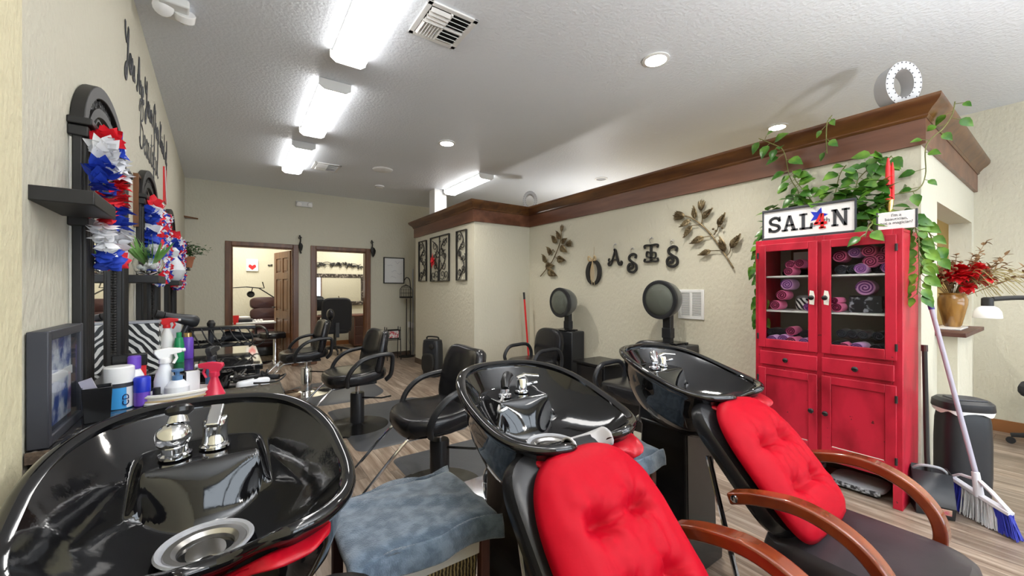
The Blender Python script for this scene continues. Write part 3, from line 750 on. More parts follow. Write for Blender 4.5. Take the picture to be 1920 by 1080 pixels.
def mat(label, pts, ins=.05):
    cx = sum(p[0] for p in pts)/len(pts); cy = sum(p[1] for p in pts)/len(pts)
    b = MB(); r0 = [Vector((x-cx, y-cy, .0005)) for x, y in pts]; r1 = []
    for p in r0: r1.append(Vector((p.x*(1-ins/max(p.length, .1)), p.y*(1-ins/max(p.length, .1)), .016)))
    b.rings([r0, r1]); o = b.build('floor_mat', 'rubber'); o.location = (cx, cy, 0)
    tag(o, label, 'floor mat', 'black salon floor mats')
def rrect(x0, x1, y0, y1, r=.14, n=6):
    out = []
    for cx, cy, a in ((x1-r, y1-r, 0), (x0+r, y1-r, PI/2), (x0+r, y0+r, PI), (x1-r, y0+r, 1.5*PI)):
        for i in range(n+1): out.append((cx+r*math.cos(a+i*PI/2/n), cy+r*math.sin(a+i*PI/2/n)))
    return out
mat('black rubber mat under the nearest styling chair', rrect(1.0, 2.05, 1.85, 3.10, .09))
mat('black rubber mat under the middle styling chair', rrect(.82, 1.85, 3.36, 4.72, .09))
mat('black rubber mat with rounded end under the farthest styling chair', rrect(.52, 1.62, 4.95, 6.2, .42, 10))

def make_dryer_chair(label, x, y, hz, hx):
    """faces -X after rotation; origin below the seat"""
    t = thing('dryer_chair', label, 'hair dryer chair', (x, y, 0), Q, 'hood dryer chairs along the wall')
    MB().pad(.27, .27, .13, 4, RT((0, -.03, .35)), crown=.1).build('seat', 'vinyl', t)
    MB().pad(.25, .22, .09, 3.0, RT((0, .26, .62), rx=PI/2-.14), crown=.15).build('backrest', 'vinyl', t)
    for sgn in (-1, 1):
        pts = smooth_path([(sgn*.30, .16, .40), (sgn*.30, .17, .52), (sgn*.30, .10, .615), (sgn*.30, -.06, .62), (sgn*.30, -.18, .60), (sgn*.30, -.25, .50), (sgn*.30, -.22, .40)], 6)
        MB().tube(pts, .022, 10).build('armrest', 'plastic', t)
    MB().bx(-.26, .26, -.22, .30, .0, .35).build('base', 'steelblk', t, bevel=.01)
    b = MB(); b.bx(-.23, .23, .40, .62, .02, .80); b.build('dryer_cabinet', 'plastic', t, bevel=.012)
    b = MB(); b.bx(-.13, .13, .39, .60, .80, .815); b.lathe([(.014, 0), (.014, .02), (.01, .024)], (.17, .5, .80), 14); b.build('cabinet_cap', 'steelblk', t, bevel=.003)
    zt = hz-.13
    k = thing('x', '', '', (0, 0, 0))
    bpy.data.objects.remove(k)
    MB().box((hx, .46, (.81+zt)/2), (.085, .06, zt-.81)).build('post', 'plastic', t, bevel=.006)
    MB().box((hx, .46, .80+(zt-.81)*.35), (.098, .072, .10)).build('post_sleeve', 'plastic', t, bevel=.006)
    # hood opens towards -Y, tipped down a little
    T = RT((hx, .42, hz), rx=-PI/2+.04)
    b = MB(); b.lathe([(.180, .0), (.186, .012), (.182, .05), (.168, .11), (.135, .17), (.08, .21), (.01, .225)], M4=T @ Matrix.Translation((0, 0, -.10)), n=40, cap0=False); b.lathe([(.179, 0), (.172, .05), (.158, .11), (.125, .16), (.01, .20)], M4=T @ Matrix.Translation((0, 0, -.10)), n=40, cap0=False, cap1=False)
    b.build('hood', 'greyplas_dark', t)
    MB().lathe([(.186, .02), (.190, .0), (.186, -.014), (.170, -.018), (.150, -.012), (.150, .0)], M4=T @ Matrix.Translation((0, 0, -.10)), n=40, cap0=False, cap1=False).build('hood_rim', 'plastic', t)
    MB().lathe([(.152, -.012), (.12, -.030), (.07, -.044), (.005, -.048)], M4=T @ Matrix.Translation((0, 0, -.10)), n=36, cap0=False).build('visor', 'smoke', t, solid=.003)
    return t
M['greyplas_dark'] = pm('dark grey hood plastic', (.10, .105, .10), .3)
make_dryer_chair('black dryer chair with the smaller-looking hood, left of the side table', 3.04, 3.86, 1.17, .10)
make_dryer_chair('dryer chair with raised hood beside the wall grille, mostly behind the right bowl', 3.04, 2.33, 1.236, .0)
t = thing('side_table', 'low black side table between the two dryer chairs', 'side table', (3.40, 3.10, 0))
MB().bx(-.22, .22, -.24, .24, .50, .525).build('table_top', 'steelblk', t, bevel=.004)
MB().bx(-.19, .19, -.21, .21, .03, .50).build('cabinet_body', 'plastic', t, bevel=.004)
MB().bx(-.205, -.19, -.19, .19, .30, .48).build('drawer', 'steelblk', t, bevel=.004)
b = tag(MB().tube([(0, 0, 0), (-.10, .02, 1.27)], .013, 10).build('mop_stick', 'redplain'), 'red stick leaning in the corner of the cream walls', 'stick'); b.location = (3.55, 4.62, .0)
MB().tube([(-.0945, .019, 1.19), (-.102, .0204, 1.29)], .0155, 10).build('grip', 'plastic', b)
b.rotation_euler = (0, 0, 0)
MB().lathe([(.015, 0), (.05, .0), (.05, .03), (.015, .06)], n=12).build('mop_head', 'redplain', b)

# ------------------------------------------------------------------ wall decor (local frame on a wall: x right, z up, -y out of the wall)
RL = PI/2+.03                                   # left wall
def lw(y, z, off=0.): return (xl(y)+off, y, z)
def spiral(cx, cz, r, a0, turns, n=18, s=1, y=0., r1=.15):
    return [(cx+r*(1-(1-r1)*i/n)*math.cos(a0+s*turns*2*PI*i/n), y, cz+r*(1-(1-r1)*i/n)*math.sin(a0+s*turns*2*PI*i/n)) for i in range(n+1)]
R_STEM = [(0.321, -0.28), (0.256, -0.169), (0.173, -0.037), (0.109, 0.055), (0.02, 0.152), (-0.072, 0.225), (-0.143, 0.258)]
R_LEAF = [((-0.037, 0.214), (-0.048, 0.343)), ((0.031, 0.204), (0.141, 0.289)), ((-0.084, 0.21), (-0.198, 0.153)), ((-0.072, 0.153), (-0.155, 0.04)), ((0.054, 0.029), (-0.089, -0.023)), ((0.183, 0.114), (0.256, 0.228)), ((0.246, -0.127), (0.204, 0.017)), ((0.296, -0.1), (0.389, 0.022)), ((0.12, -0.106), (-0.002, -0.14))]
R_FL = [((-0.143, 0.258), (-0.28, 0.284)), ((0.02, 0.282), (0.031, 0.394))]
R_CON = [((0.02, 0.152), (0.02, 0.282)), ((0.141, 0.04), (0.183, 0.114)), ((0.256, -0.169), (0.296, -0.1)), ((0.204, -0.113), (0.12, -0.106)), ((0.109, 0.033), (0.054, 0.029)), ((0.02, 0.152), (-0.072, 0.153)), ((0.02, 0.152), (0.031, 0.204))]
L_STEM = [(-0.314, -0.326), (-0.198, -0.239), (-0.049, -0.118), (0.07, 0.048), (0.129, 0.167), (0.14, 0.274)]
L_LEAF = [((0.129, 0.167), (0.047, 0.293)), ((0.059, 0.127), (-0.061, 0.243)), ((0.14, 0.111), (0.264, 0.168)), ((0.117, 0.075), (0.264, -0.022)), ((-0.049, -0.022), (-0.16, 0.092)), ((-0.16, -0.135), (-0.262, -0.006)), ((0.047, -0.092), (0.231, -0.127)), ((-0.198, -0.19), (-0.001, -0.184)), ((-0.148, -0.241), (0.047, -0.328))]
L_FL = [((0.152, 0.265), (0.158, 0.373)), ((0.231, 0.08), (0.362, 0.105))]
L_CON = [((0.105, 0.06), (0.231, 0.08)), ((-0.001, -0.057), (0.047, -0.092))]
def metal_branch(name, label, y0, z0, stem, leaves, fl, con, lw_):
    t = thing('branch_wall_art', label, 'wall art', (3.675, y0, z0), Q, 'bronze leaf branches')
    b = MB(); b.tube(smooth_path([(x, -.02, z) for x, z in stem], 4), .007, 8)
    b.build('stem', 'bronze', t)
    for a, c in con: MB().tube(smooth_path([(a[0], -.02, a[1]), ((a[0]+c[0])/2+.012, -.022, (a[1]+c[1])/2), (c[0], -.022, c[1])], 3), .004, 6).build('twig', 'bronze', t)
    for a, c in leaves:
        d = Vector((c[0]-a[0], -.02, c[1]-a[1])); b = MB(); L = d.length
        b.leaf((a[0], -.022, a[1]), d, (0, -1, 0), L, lw_*L, .35, .10)
        for k in range(1, 5):
            p = Vector((a[0], -.026, a[1]))+d*(k*.17)
            for sg in (-1, 1):
                r = Vector((-d.z, 0, d.x)).normalized()*sg; b.tube([p, p+r*L*.2*(1-k*.12)+d*.12+Vector((0, -.004, 0))], .0022, 4)
        b.tube([(a[0], -.026, a[1]), (c[0], -.046, c[1])], .003, 5)
        b.build('leaf', 'bronze', t, solid=.002)
    for a, c in fl:
        d = Vector((c[0]-a[0], 0, c[1]-a[1])); L = d.length; b = MB()
        for k in range(7):
            r = Vector((-d.z, 0, d.x)).normalized(); q = (k-3)/3.
            b.leaf((a[0], -.024-.006*(k % 2), a[1]), d+r*q*L*.42, (0, -1, 0), L*(1-.12*abs(q)), L*.28, .3, .0)
        b.build('flower', 'bronze', t, solid=.002)
    for k in range(5):
        p = stem[2]; MB().sphere((p[0]-.06+.028*k, -.03, p[1]+.09+.03*(k % 2)+.01*k), .011, 10, 7).build('berry', 'bronze', t)
metal_branch('r', 'large bronze leaf branch on the partition left of the hanging vine', 2.1, 1.8, R_STEM, R_LEAF, R_FL, R_CON, .46)
metal_branch('l', 'smaller bronze leaf branch on the partition near its inner corner', 4.2, 1.85, L_STEM, L_LEAF, L_FL, L_CON, .55)

def letter(name, label, y, z, build, ribbon='ribbon'):
    t = thing(name, label, 'wall letter', (3.675, y, z), Q, 'black hanging letters on the partition'); b = MB(); build(b); b.build('letter_body', 'iron', t, bevel=.003)
    return t
def flat(b, pts, w=.017, y=-.015): b.bar(smooth_path([(p[0], y, p[-1]) for p in pts], 4), w, .008, (0, -1, 0))
def bO(b):
    r = []
    for rx, rz, y in ((.128, .158, -.004), (.128, .158, -.026), (.070, .125, -.026), (.070, .125, -.004)): r.append([Vector((rx*math.cos(2*PI*i/48), y, rz*math.sin(2*PI*i/48))) for i in range(48)])
    r.append(r[0]); b.rings(r, True, False, False)
o_ = letter('letter_o', 'large black letter O with a raffia bow, first of the hanging letters', 3.474, 1.545, bO)
b = MB(); b.tube(smooth_path([(0, -.03, .15), (-.05, -.05, .20), (-.06, -.04, .15), (0, -.03, .15), (.05, -.05, .20), (.06, -.04, .15), (0, -.03, .15)]), .010, 6)
for k in range(6): b.tube(smooth_path([(0, -.034, .15), (.012*(k-2.5), -.038, .0), (.010*(k-2.5)+.01*math.sin(k*3), -.034, -.10-.03*(k % 3))]), .003, 5)
b.build('raffia_bow', 'twine', o_); MB().tube([(0, -.01, .15), (0, -.005, .315)], .0025, 5).build('cord', 'twine', o_)
def hook(t, h):
    b = MB(); b.tube(smooth_path([(0, -.01, h), (-.02, -.015, h+.04), (.01, -.02, h+.07), (.03, -.02, h+.05)]), .004, 6); b.sphere((0, -.015, h+.06), .010, 8, 6); b.build('hook', 'steel', t)
def bA(b):
    flat(b, [(-.015, .10), (.0, .085), (-.03, 0), (-.055, -.07), (-.085, -.085), (-.098, -.06), (-.082, -.045)], .009); flat(b, [(-.01, .10), (.01, .085), (.035, 0), (.06, -.07), (.09, -.08), (.10, -.055), (.085, -.045)], .0135)
    flat(b, [(-.08, .0), (-.095, -.02), (-.07, -.04), (-.03, -.02), (.03, -.02)], .007)
def bS(b):
    flat(b, [(.045, .055), (.055, .085), (.02, .105), (-.03, .085), (-.035, .045), (.01, .01), (.055, -.02), (.06, -.07), (.015, -.10), (-.04, -.085), (-.055, -.04), (-.03, -.005), (.005, -.02), (.008, -.05), (-.02, -.06), (-.028, -.045)], .012)
def bI(b):
    flat(b, [(0, .09), (0, -.085)], .013); flat(b, [(-.075, .055), (-.085, .08), (-.06, .09), (0, .085), (.06, .09), (.085, .08), (.075, .055)], .009); flat(b, [(-.075, -.055), (-.085, -.08), (-.06, -.09), (0, -.085), (.06, -.09), (.085, -.08), (.075, -.055)], .009)
    flat(b, [(-.01, .0), (-.05, .02), (-.055, -.03), (-.01, -.045), (.05, -.05), (.055, 0), (.01, .01)], .007)
hook(letter('letter_a', 'black curly letter A, second of the hanging letters', 3.135, 1.70, bA), .10)
hook(letter('letter_s', 'black curly letter S hanging lower, between the A and the I', 2.891, 1.625, bS), .105)
hook(letter('letter_i', 'black curly letter I, highest of the hanging letters', 2.64, 1.72, bI), .10)
hook(letter('letter_s', 'black curly letter S at the right end of the hanging letters', 2.393, 1.665, bS), .105)

t = thing('wall_grille', 'white return air grille on the partition beside the raised dryer hood', 'air grille', (3.68, 2.195, 1.185), Q)
b = MB()
for x0, x1, z0, z1 in ((-.135, -.105, -.145, .145), (.105, .135, -.145, .145), (-.105, .105, -.145, -.115), (-.105, .105, .115, .145), (-.012, .012, -.115, .115)): b.bx(x0, x1, -.012, 0, z0, z1)
b.build('grille_frame', 'white', t, bevel=.003); b = MB()
for k in range(18): b.box((0, -.006, -.108+k*.0128), (.21, .009, .002), rx=.6)
b.build('slats', 'white', t); MB().bx(-.105, .105, -.002, -.0005, -.115, .115).build('duct', 'greyplas', t)

def iron_panel(label, y, w, h, kind):
    t = thing('scroll_wall_art', label, 'wall panel', (2.715, y, 1.83), Q, 'wrought iron wall panels')
    b = MB(); c = [(-w/2, -.012, -h/2), (w/2, -.012, -h/2), (w/2, -.012, h/2), (-w/2, -.012, h/2)]
    b.bar(c, .010, .012, (0, 1, 0), True); b.build('panel_frame', 'iron', t)
    b = MB(); b_ = MB()
    def sc(*a, r=.006, **k): b.tube(spiral(*a, y=-.012, **k), r, 6)
    if kind == 0:
        b.tube(smooth_path([(-w*.3, -.012, -h/2), (w*.28, -.012, -h*.2), (-w*.28, -.012, h*.08), (w*.2, -.012, h*.3), (-w*.1, -.012, h*.48)]), .008, 6)
        for k, (x, z, s_) in enumerate(((-.14, -.36, 1), (.16, -.05, -1), (-.12, .05, 1), (.12, .22, 1), (-.14, .36, -1), (.15, -.28, 1))): sc(x*w*1.3, z*h, w*.22, k, 1.2, s=s_)
    else:
        b.tube([(0, -.012, -h/2), (0, -.012, h/2)], .008, 6)
        for sg in (-1, 1):
            b.tube(smooth_path([(0, -.012, -h*.3), (sg*w*.3, -.012, -h*.02), (sg*w*.1, -.012, h*.25), (sg*w*.38, -.012, h*.42)]), .008, 6)
            for k, (x, z) in enumerate(((.26, .32), (.28, .06), (.24, -.16), (.16, -.36), (.34, -.38), (.10, .12))): sc(sg*x*w, z*h, w*.12, k*1.3, 1.25, s=sg)
        b.tube(smooth_path([(-.03, -.02, -h/2), (0, -.024, -h*.2), (.02, -.024, -h*.02)]), .014, 6)
    b.build('scrollwork', 'iron', t)
    for k in range(4 if kind else 3):
        z = -.32*h+k*h*.22; MB().leaf((0, -.018, z), ((1 if k % 2 else -1), -.1, .6), (0, -1, 0), .07, .035).build('leaf', 'iron', t, solid=.003)
    return t
iron_panel('narrow black iron scroll panel, left of the wider one with the red flower', 6.62, .33, .70, 0)
pn = iron_panel('wide black iron scroll panel holding a red flower', 5.92, .70, .72, 1)
iron_panel('narrow black iron scroll panel nearest the wall corner', 5.165, .30, .72, 0)
b = MB()
for k in range(14): b.leaf((0, 0, 0), (math.cos(k*2.4), -.45, math.sin(k*2.4)), (0, -1, 0), .05+.04*(k % 3), .06, .3, .2)
b.sphere((0, -.03, 0), .03, 10, 7, (1, .7, 1)); f_ = b.build('silk_flower', 'petalred', None, solid=.002); f_.location = (2.68, 6.10, 1.80); f_.rotation_euler = (0, 0, Q)
tag(f_, 'red silk flower stuck in the wide iron scroll panel', 'flower')

# ---- mirrors along the left wall
def make_mirror(label, y, w):
    h0, h1 = .922, 1.88
    t = thing('ornate_mirror', label, 'mirror', (xl(y), y, 0), RL, 'dark framed arched mirrors'); a = w/2; cw = .115
    MB().bx(-a+.01, a-.01, -.008, -.001, h0, h1-.03).build('mirror_glass', 'mirror', t)
    for sg in (-1, 1):
        x = sg*(a-cw/2); b = MB(); b.bx(x-cw/2, x+cw/2, -.034, -.009, h0, h1)
        for k in range(4): b.tube([(x-cw*.36+k*cw*.24, -.036, h0+.05), (x-cw*.36+k*cw*.24, -.036, h1-.05)], .0105, 8)
        for z in (h0+.02, h1-.02, h1-.32): b.box((x, -.025, z), (cw+.016, .05, .035))
        b.box((x, -.03, h1+.012), (cw+.03, .06, .024)); b.build('column', 'iron', t, bevel=.004)
        b = MB(); xx = sg*(a-cw-.008)
        for k in range(70): b.sphere((xx, -.012, h0+.03+k*(h1-h0-.08)/70), .0095, 6, 4, (1, .8, .85))
        b.build('rope_bead', 'iron', t)['kind'] = 'stuff'
    for z in (h0, h1-.035): MB().bx(-a+cw, a-cw, -.03, -.006, z, z+.03).build('rail', 'iron', t, bevel=.003)
    arc = [(-(a-.03)*math.cos(PI*i/24), -.02, h1-.01+.235*math.sin(PI*i/24)) for i in range(25)]
    MB().bar(arc, .022, .018, (0, 1, 0)).build('arch', 'iron', t, bevel=.003)
    MB().bar([(p[0]*.74, p[1], h1-.01+(p[2]-h1+.01)*.70) for p in arc], .016, .009, (0, 1, 0)).build('inner_arch', 'iron', t)
    b = MB()
    for i in range(2, 23, 2):
        p = arc[i]; q = (p[0]*.87, p[1], h1-.01+(p[2]-h1+.01)*.85); b.tube(spiral(q[0], q[2], .036, i, 1.3, 12, 1, -.02), .006, 6)
    for sg in (-1, 1): b.tube(spiral(sg*a*.26, h1+.045, .075, 0 if sg > 0 else PI, 1.4, 18, sg, -.02), .008, 6)
    b.build('scrollwork', 'iron', t)
    return t
make_mirror('nearest ornate dark mirror, above the near granite counter', 2.31, .80)
make_mirror('middle ornate dark mirror, hung with a red white and blue garland', 3.66, .90)
make_mirror('farthest ornate dark mirror, hung with a garland near the corner', 5.22, .88)

def garland(label, pts, r, seed):
    rnd = random.Random(seed); P = smooth_path(pts, 10); b = MB(); acc = 0; k = 0
    cols = ['petalred', 'petalwhite', 'petalblue']; run = 0
    for a, c in zip(P, P[1:]):
        acc += (c-a).length; d = (c-a).normalized()
        while acc > .011:
            acc -= .011; b.use(cols[(k//9) % 3]); k += 1
            for j in range(4):
                v = Vector((rnd.gauss(0, 1), rnd.gauss(0, 1), rnd.gauss(0, 1))); v = (v-d*v.dot(d)*.8)
                if v.length < .1: continue
                v.normalize(); L = r*rnd.uniform(.7, 1.2)
                b.leaf(c+d*rnd.uniform(-.01, .01), v, d, L, L*.85, .4, rnd.uniform(-.4, .5))
    o = b.build('petal_garland', None, None, sharp=180); tag(o, label, 'garland', 'red white and blue garlands'); return o
def loop(yc, zc, ry, rz, off, n=12, a0=0, a1=2*PI): return [Vector((xl(yc+ry*math.cos(a0+(a1-a0)*i/n))+off, yc+ry*math.cos(a0+(a1-a0)*i/n), zc+rz*math.sin(a0+(a1-a0)*i/n))) for i in range(n+1)]
def swags(y0, y1, z0, z1, n, off):
    out = []
    for k in range(n):
        z = z0+(z1-z0)*k/(n-1); row = []
        for j in range(4):
            u = j/3; y = y0+(y1-y0)*u; row.append(Vector((xl(y)+off, y, z-.02-.05*math.sin(PI*u))))
        out += row if k % 2 == 0 else row[::-1]
    return out
garland('red white and blue garland looped over the nearest mirror behind the wall shelf', loop(2.03, 1.655, .155, .225, .085), .046, 1)
garland('red white and blue garland in rows across the middle mirror', swags(3.28, 4.06, 1.90, 1.47, 8, .075), .05, 2)
garland('red white and blue garland in rows across the farthest mirror', swags(4.84, 5.62, 1.86, 1.44, 7, .08), .052, 3)

# ---- shelves, plaque, small frame, corner shelf, plants
def wshelf(label, y0, y1, z, d, h=.04):
    y = (y0+y1)/2; t = MB().bx(-(y1-y0)/2, (y1-y0)/2, -d, 0.004, -h/2, h/2).build('wall_shelf', 'iron', None, bevel=.003)
    t.location = (xl(y)-.003, y, z); t.rotation_euler = (0, 0, RL); return tag(t, label, 'wall shelf', 'small black wall shelves')
wshelf('black wall shelf on the near left wall, highest and nearest of the shelves', 1.57, 1.86, 1.585, .125)
wshelf('black wall shelf with the spiky plant, left of the middle mirror', 2.74, 3.10, 1.385, .155)
wshelf('black wall shelf left of the farthest mirror', 4.22, 4.62, 1.385, .15)
wshelf('black wall shelf under the terracotta pot by the back corner', 5.72, 6.0, 1.565, .15, .03)
t = thing('plaque', 'red wall plaque with a white diagonal stripe below the lettering', 'plaque', (xl(4.9), 4.9, 2.30), RL)
MB().bx(-.09, .09, -.012, 0, -.16, .16).build('board', 'redplain', t); MB().prism([(-.09, .15), (-.05, .15), (.09, -.11), (.09, -.16), (.06, -.16), (-.09, .09)], .003, at(W_Y, 0, -.0125, 0)).build('stripe', 'white', t)
t = thing('picture_frame', 'small red framed picture beside the right column of the nearest mirror', 'picture', (xl(3.3), 3.3, 1.86), RL)
b = MB(); b.bar([(-.10, -.012, -.15), (.10, -.012, -.15), (.10, -.012, .15), (-.10, -.012, .15)], .014, .012, (0, 1, 0), True); b.build('frame', 'doorwood', t); MB().bx(-.09, .09, -.008, 0, -.14, .14).build('print', 'paper', t)
b = MB(); b.prism([(0, 0), (.16, 0), (0, .16)], .02); o = b.build('corner_shelf', 'doorwood'); o.location = (xl(7.8)+.002, 7.845, 2.42); o.rotation_euler = (0, 0, -PI/2); tag(o, 'little wooden corner shelf high in the far left corner', 'shelf')
def potted(label, cat, x, y, z, kind):
    t = thing('potted_plant', label, cat, (x, y, z)); rnd = random.Random(int(x*100+y*31))
    if kind == 'spiky':
        MB().lathe([(.035, 0), (.055, .02), (.068, .06), (.06, .09), (.058, .09), (.064, .06), (.05, .024), (.01, .012)], n=24, cap1=False).build('glass_bowl', 'glass', t)
        b = MB()
        for k in range(9): b.sphere((rnd.uniform(-.035, .035), rnd.uniform(-.035, .035), .035+rnd.uniform(0, .02)), .013, 8, 6)
        b.build('pebble', 'white', t)['kind'] = 'stuff'
        b = MB()
        for k in range(46):
            a = rnd.uniform(0, 2*PI); b.leaf((.02*math.cos(a), .02*math.sin(a), .06), (math.cos(a)*rnd.uniform(.2, .9), math.sin(a)*rnd.uniform(.2, .9), 1), (math.cos(a+1.5), math.sin(a+1.5), .2), rnd.uniform(.09, .17), .016, .3, rnd.uniform(0, .4))
        b.build('foliage', 'spiky', t)
    else:
        MB().lathe([(.05, 0), (.07, .10), (.078, .10), (.078, .125), (.068, .125), (.06, .1)], n=20).build('pot', 'terracotta', t); b = MB()
        for k in range(90):
            a = rnd.uniform(0, 2*PI); e = rnd.uniform(.15, 1.2); L = rnd.uniform(.10, .26)
            p = [Vector((0, 0, .11)), Vector((math.cos(a)*L*.55*math.cos(e), math.sin(a)*L*.55*math.cos(e), .12+L*math.sin(e)*.8)), Vector((math.cos(a)*L, math.sin(a)*L, .13+L*.45*math.sin(e)))]
            p = [Vector((max(v.x, -.075), v.y, v.z)) for v in p]; Q_ = smooth_path(p, 4)
            for m_ in range(2, len(Q_)): b.leaf(Q_[m_], (rnd.uniform(-1, 1), rnd.uniform(-1, 1), rnd.uniform(-.2, .6)), (0, 0, 1), .035, .018)
        b.build('foliage', 'fern', t)
potted('spiky green plant in a clear glass bowl on a black wall shelf', 'plant', -.385, 2.90, 1.407, 'spiky')
potted('fern in a terracotta pot on the far wall shelf', 'plant', -.455, 5.86, 1.582, 'fern')
t = thing('glass_ornament', 'pale glass ornament on the shelf between the middle and farthest mirrors', 'ornament', (-.42, 4.40, 1.406))
b = MB(); b.lathe([(.03, 0), (.06, .03), (.075, .09), (.05, .15), (.02, .2), (.035, .25), (.01, .28)], n=16); b.build('body', 'whitepl', t)

# ---- script lettering on the left wall
G = {
 'Y': ([[(0, .95), (.02, .7), (.16, .55), (.34, .72), (.42, .98), (.36, .5), (.26, 0), (.1, -.38), (-.06, -.3), (.06, -.08), (.34, .1)]], .52),
 'o': ([[(.06, .2), (.16, .42), (.3, .38), (.34, .18), (.2, 0), (.06, .08), (.08, .3), (.2, .42), (.42, .34)]], .40),
 'u': ([[(.02, .36), (.08, .42), (.08, .12), (.2, 0), (.34, .14), (.36, .42), (.36, .12), (.46, .04)]], .46),
 'A': ([[(-.02, .06), (.08, .0), (.3, .6), (.42, 1.), (.46, .5), (.52, .02)], [(.12, .36), (.34, .42), (.58, .36)]], .62),
 'r': ([[(.02, .3), (.1, .44), (.1, .34), (.26, .36), (.22, .12), (.32, .02)]], .32),
 'e': ([[(.04, .16), (.24, .26), (.24, .4), (.1, .38), (.06, .14), (.2, .0), (.36, .1)]], .34),
 'O': ([[(.4, .94), (.12, .8), (.04, .35), (.2, .02), (.46, .18), (.5, .66), (.34, .96), (.2, .8), (.42, .72), (.62, .84)]], .62),
 'w': ([[(.02, .38), (.08, .42), (.08, .1), (.18, 0), (.26, .14), (.28, .38), (.28, .1), (.38, 0), (.48, .16), (.46, .42), (.58, .36)]], .56),
 'n': ([[(.04, .4), (.08, .4), (.06, 0), (.1, .26), (.22, .42), (.28, .34), (.28, .08), (.38, .02)]], .40),
 'K': ([[(.1, 1.), (.1, .5), (.04, 0)], [(.5, 1.), (.3, .62), (.12, .48), (.3, .4), (.42, .1), (.58, .02)]], .6),
 'i': ([[(.04, .34), (.1, .42), (.08, .1), (.18, .02)], [(.12, .6), (.13, .62)]], .2),
 'd': ([[(.3, .36), (.14, .42), (.04, .18), (.14, 0), (.28, .16), (.38, .98), (.32, .2), (.44, .02)]], .44),
 'f': ([[(.04, .14), (.24, .6), (.26, .96), (.16, .98), (.1, .4), (.06, -.38), (.16, -.3), (.12, 0), (.34, .12)]], .32),
 'B': ([[(.2, .96), (.12, .5), (.06, 0)], [(-.06, .7), (.1, 1.), (.42, .96), (.44, .68), (.18, .54), (.46, .42), (.44, .08), (.16, 0), (-.04, .16)]], .56),
 'a': ([[(.3, .36), (.14, .42), (.04, .18), (.14, 0), (.28, .16), (.32, .4), (.3, .12), (.4, .02)]], .40),
 't': ([[(.14, .8), (.1, .2), (.16, .02), (.28, .08)], [(.0, .5), (.26, .54)]], .28),
 'l': ([[(.04, .1), (.22, .6), (.24, .95), (.14, .96), (.1, .3), (.16, .02), (.28, .06)]], .26),
 ' ': ([], .28)}
def script(name, text, label, y, z, s, r, wave):
    t = thing(name, label, 'wall lettering', (xl(y)+.002, y, z), RL); x = 0
    for word in text.split(' '):
        b = MB()
        for ch in word:
            st, ad = G[ch]
            for line in st:
                P = smooth_path([((x+px_)*s, -.0015, pz*s+wave(x*s)) for px_, pz in line], 5)
                b.bar(P, r, .0012, (0, 1, 0))
            x += ad
        x += .30
        b.build('word', 'ink', t)
script('wall_lettering', 'You Are Your Own Kind of', 'dark script lettering You Are Your Own Kind of along the left wall', 2.93, 2.56, .225, .0135, lambda x: .03*math.sin(x*1.2)-.02*x)
script('wall_lettering', 'Beautiful', 'large thin script word Beautiful below the other lettering on the left wall', 3.42, 2.25, .30, .006, lambda x: 0)

# ------------------------------------------------------------------ granite stations on the left
def station(label, x1, y0, y1, front=True):
    ym = (y0+y1)/2; t = thing('station_counter', label, 'counter', (0, ym, 0), 0, 'granite station counters'); d = (y1-y0)/2; x0 = xl(y0)+.002
    b = MB(); b.prism([(xl(y0)+.003, -d), (x1, -d), (x1, d), (xl(y1)+.003, d)], .032, Matrix.Translation((0, 0, .883))); b.build('granite_top', 'granite', t, bevel=.004)
    b = MB(); b.prism([(xl(y0)+.003, -d+.03), (x1-.03, -d+.03), (x1-.03, d-.03), (xl(y1)+.003, d-.03)], .79, Matrix.Translation((0, 0, .09))); b.build('cabinet_body', 'steelblk', t, bevel=.004)
    for k in range(2):
        z0 = .12+k*.40; MB().bx(x1-.03, x1-.012, -d+.05, d-.05, z0, z0+.36).build('drawer', 'plastic', t, bevel=.004)
    return t
station('near black granite counter crowded with bottles, behind the nearest bowl', .165, 1.535, 2.05)
station('second black granite counter with the tool shelf, mirroring the left door', .13, 2.63, 3.57)
station('farthest granite counter between the middle and farthest mirrors', .10, 4.12, 4.72)
b = MB().bx(xl(1.54)+.004, .165, 1.531, 1.5345, .884, .914).build('granite_edge', 'graniteraw'); tag(b, 'rough brown front edge of the near granite counter', 'counter edge')
TZ = .9155
t = thing('shadow_box_frame', 'deep grey black shadow box frame with photographs, left end of the near counter', 'photo frame', (xl(1.71)+.003, 1.71, TZ), RL)
b = MB(); w_, h_ = .168, .305
for x0, x1, z0, z1 in ((-w_, -w_+.026, 0, h_), (w_-.026, w_, 0, h_), (-w_+.026, w_-.026, 0, .026), (-w_+.026, w_-.026, h_-.026, h_)): b.bx(x0, x1, -.040, 0, z0, z1)
b.build('frame', 'greyframe', t, bevel=.003); MB().bx(-w_+.026, w_-.026, -.016, -.004, .026, h_-.026).build('print', 'photo', t)
MB().bx(-w_+.03, w_-.03, -.020, -.0165, .15, .175).build('mat_strip', 'paper', t)
MB().bx(-w_+.026, w_-.026, -.0345, -.033, .026, h_-.026).build('glass_pane', 'pane', t)
t = thing('tool_cup', 'glossy black square cup beside the shadow box frame', 'cup', (-.358, 1.785, TZ), .2)
b = MB(); b.rings([[Vector((sx*k, sy*k, z)) for sx, sy in ((-1, -1), (1, -1), (1, 1), (-1, 1))] for k, z in ((.029, 0), (.034, .108), (.031, .108), (.026, .006))]); b.build('cup', 'steelblk', t, bevel=.004)
c_ = tag(MB().box((0, 0, .08), (.03, .008, .11), ry=-.35).build('comb', 'lilac'), 'grey and pink comb standing in the black cup', 'comb'); c_.location = (-.366, 1.785, TZ)
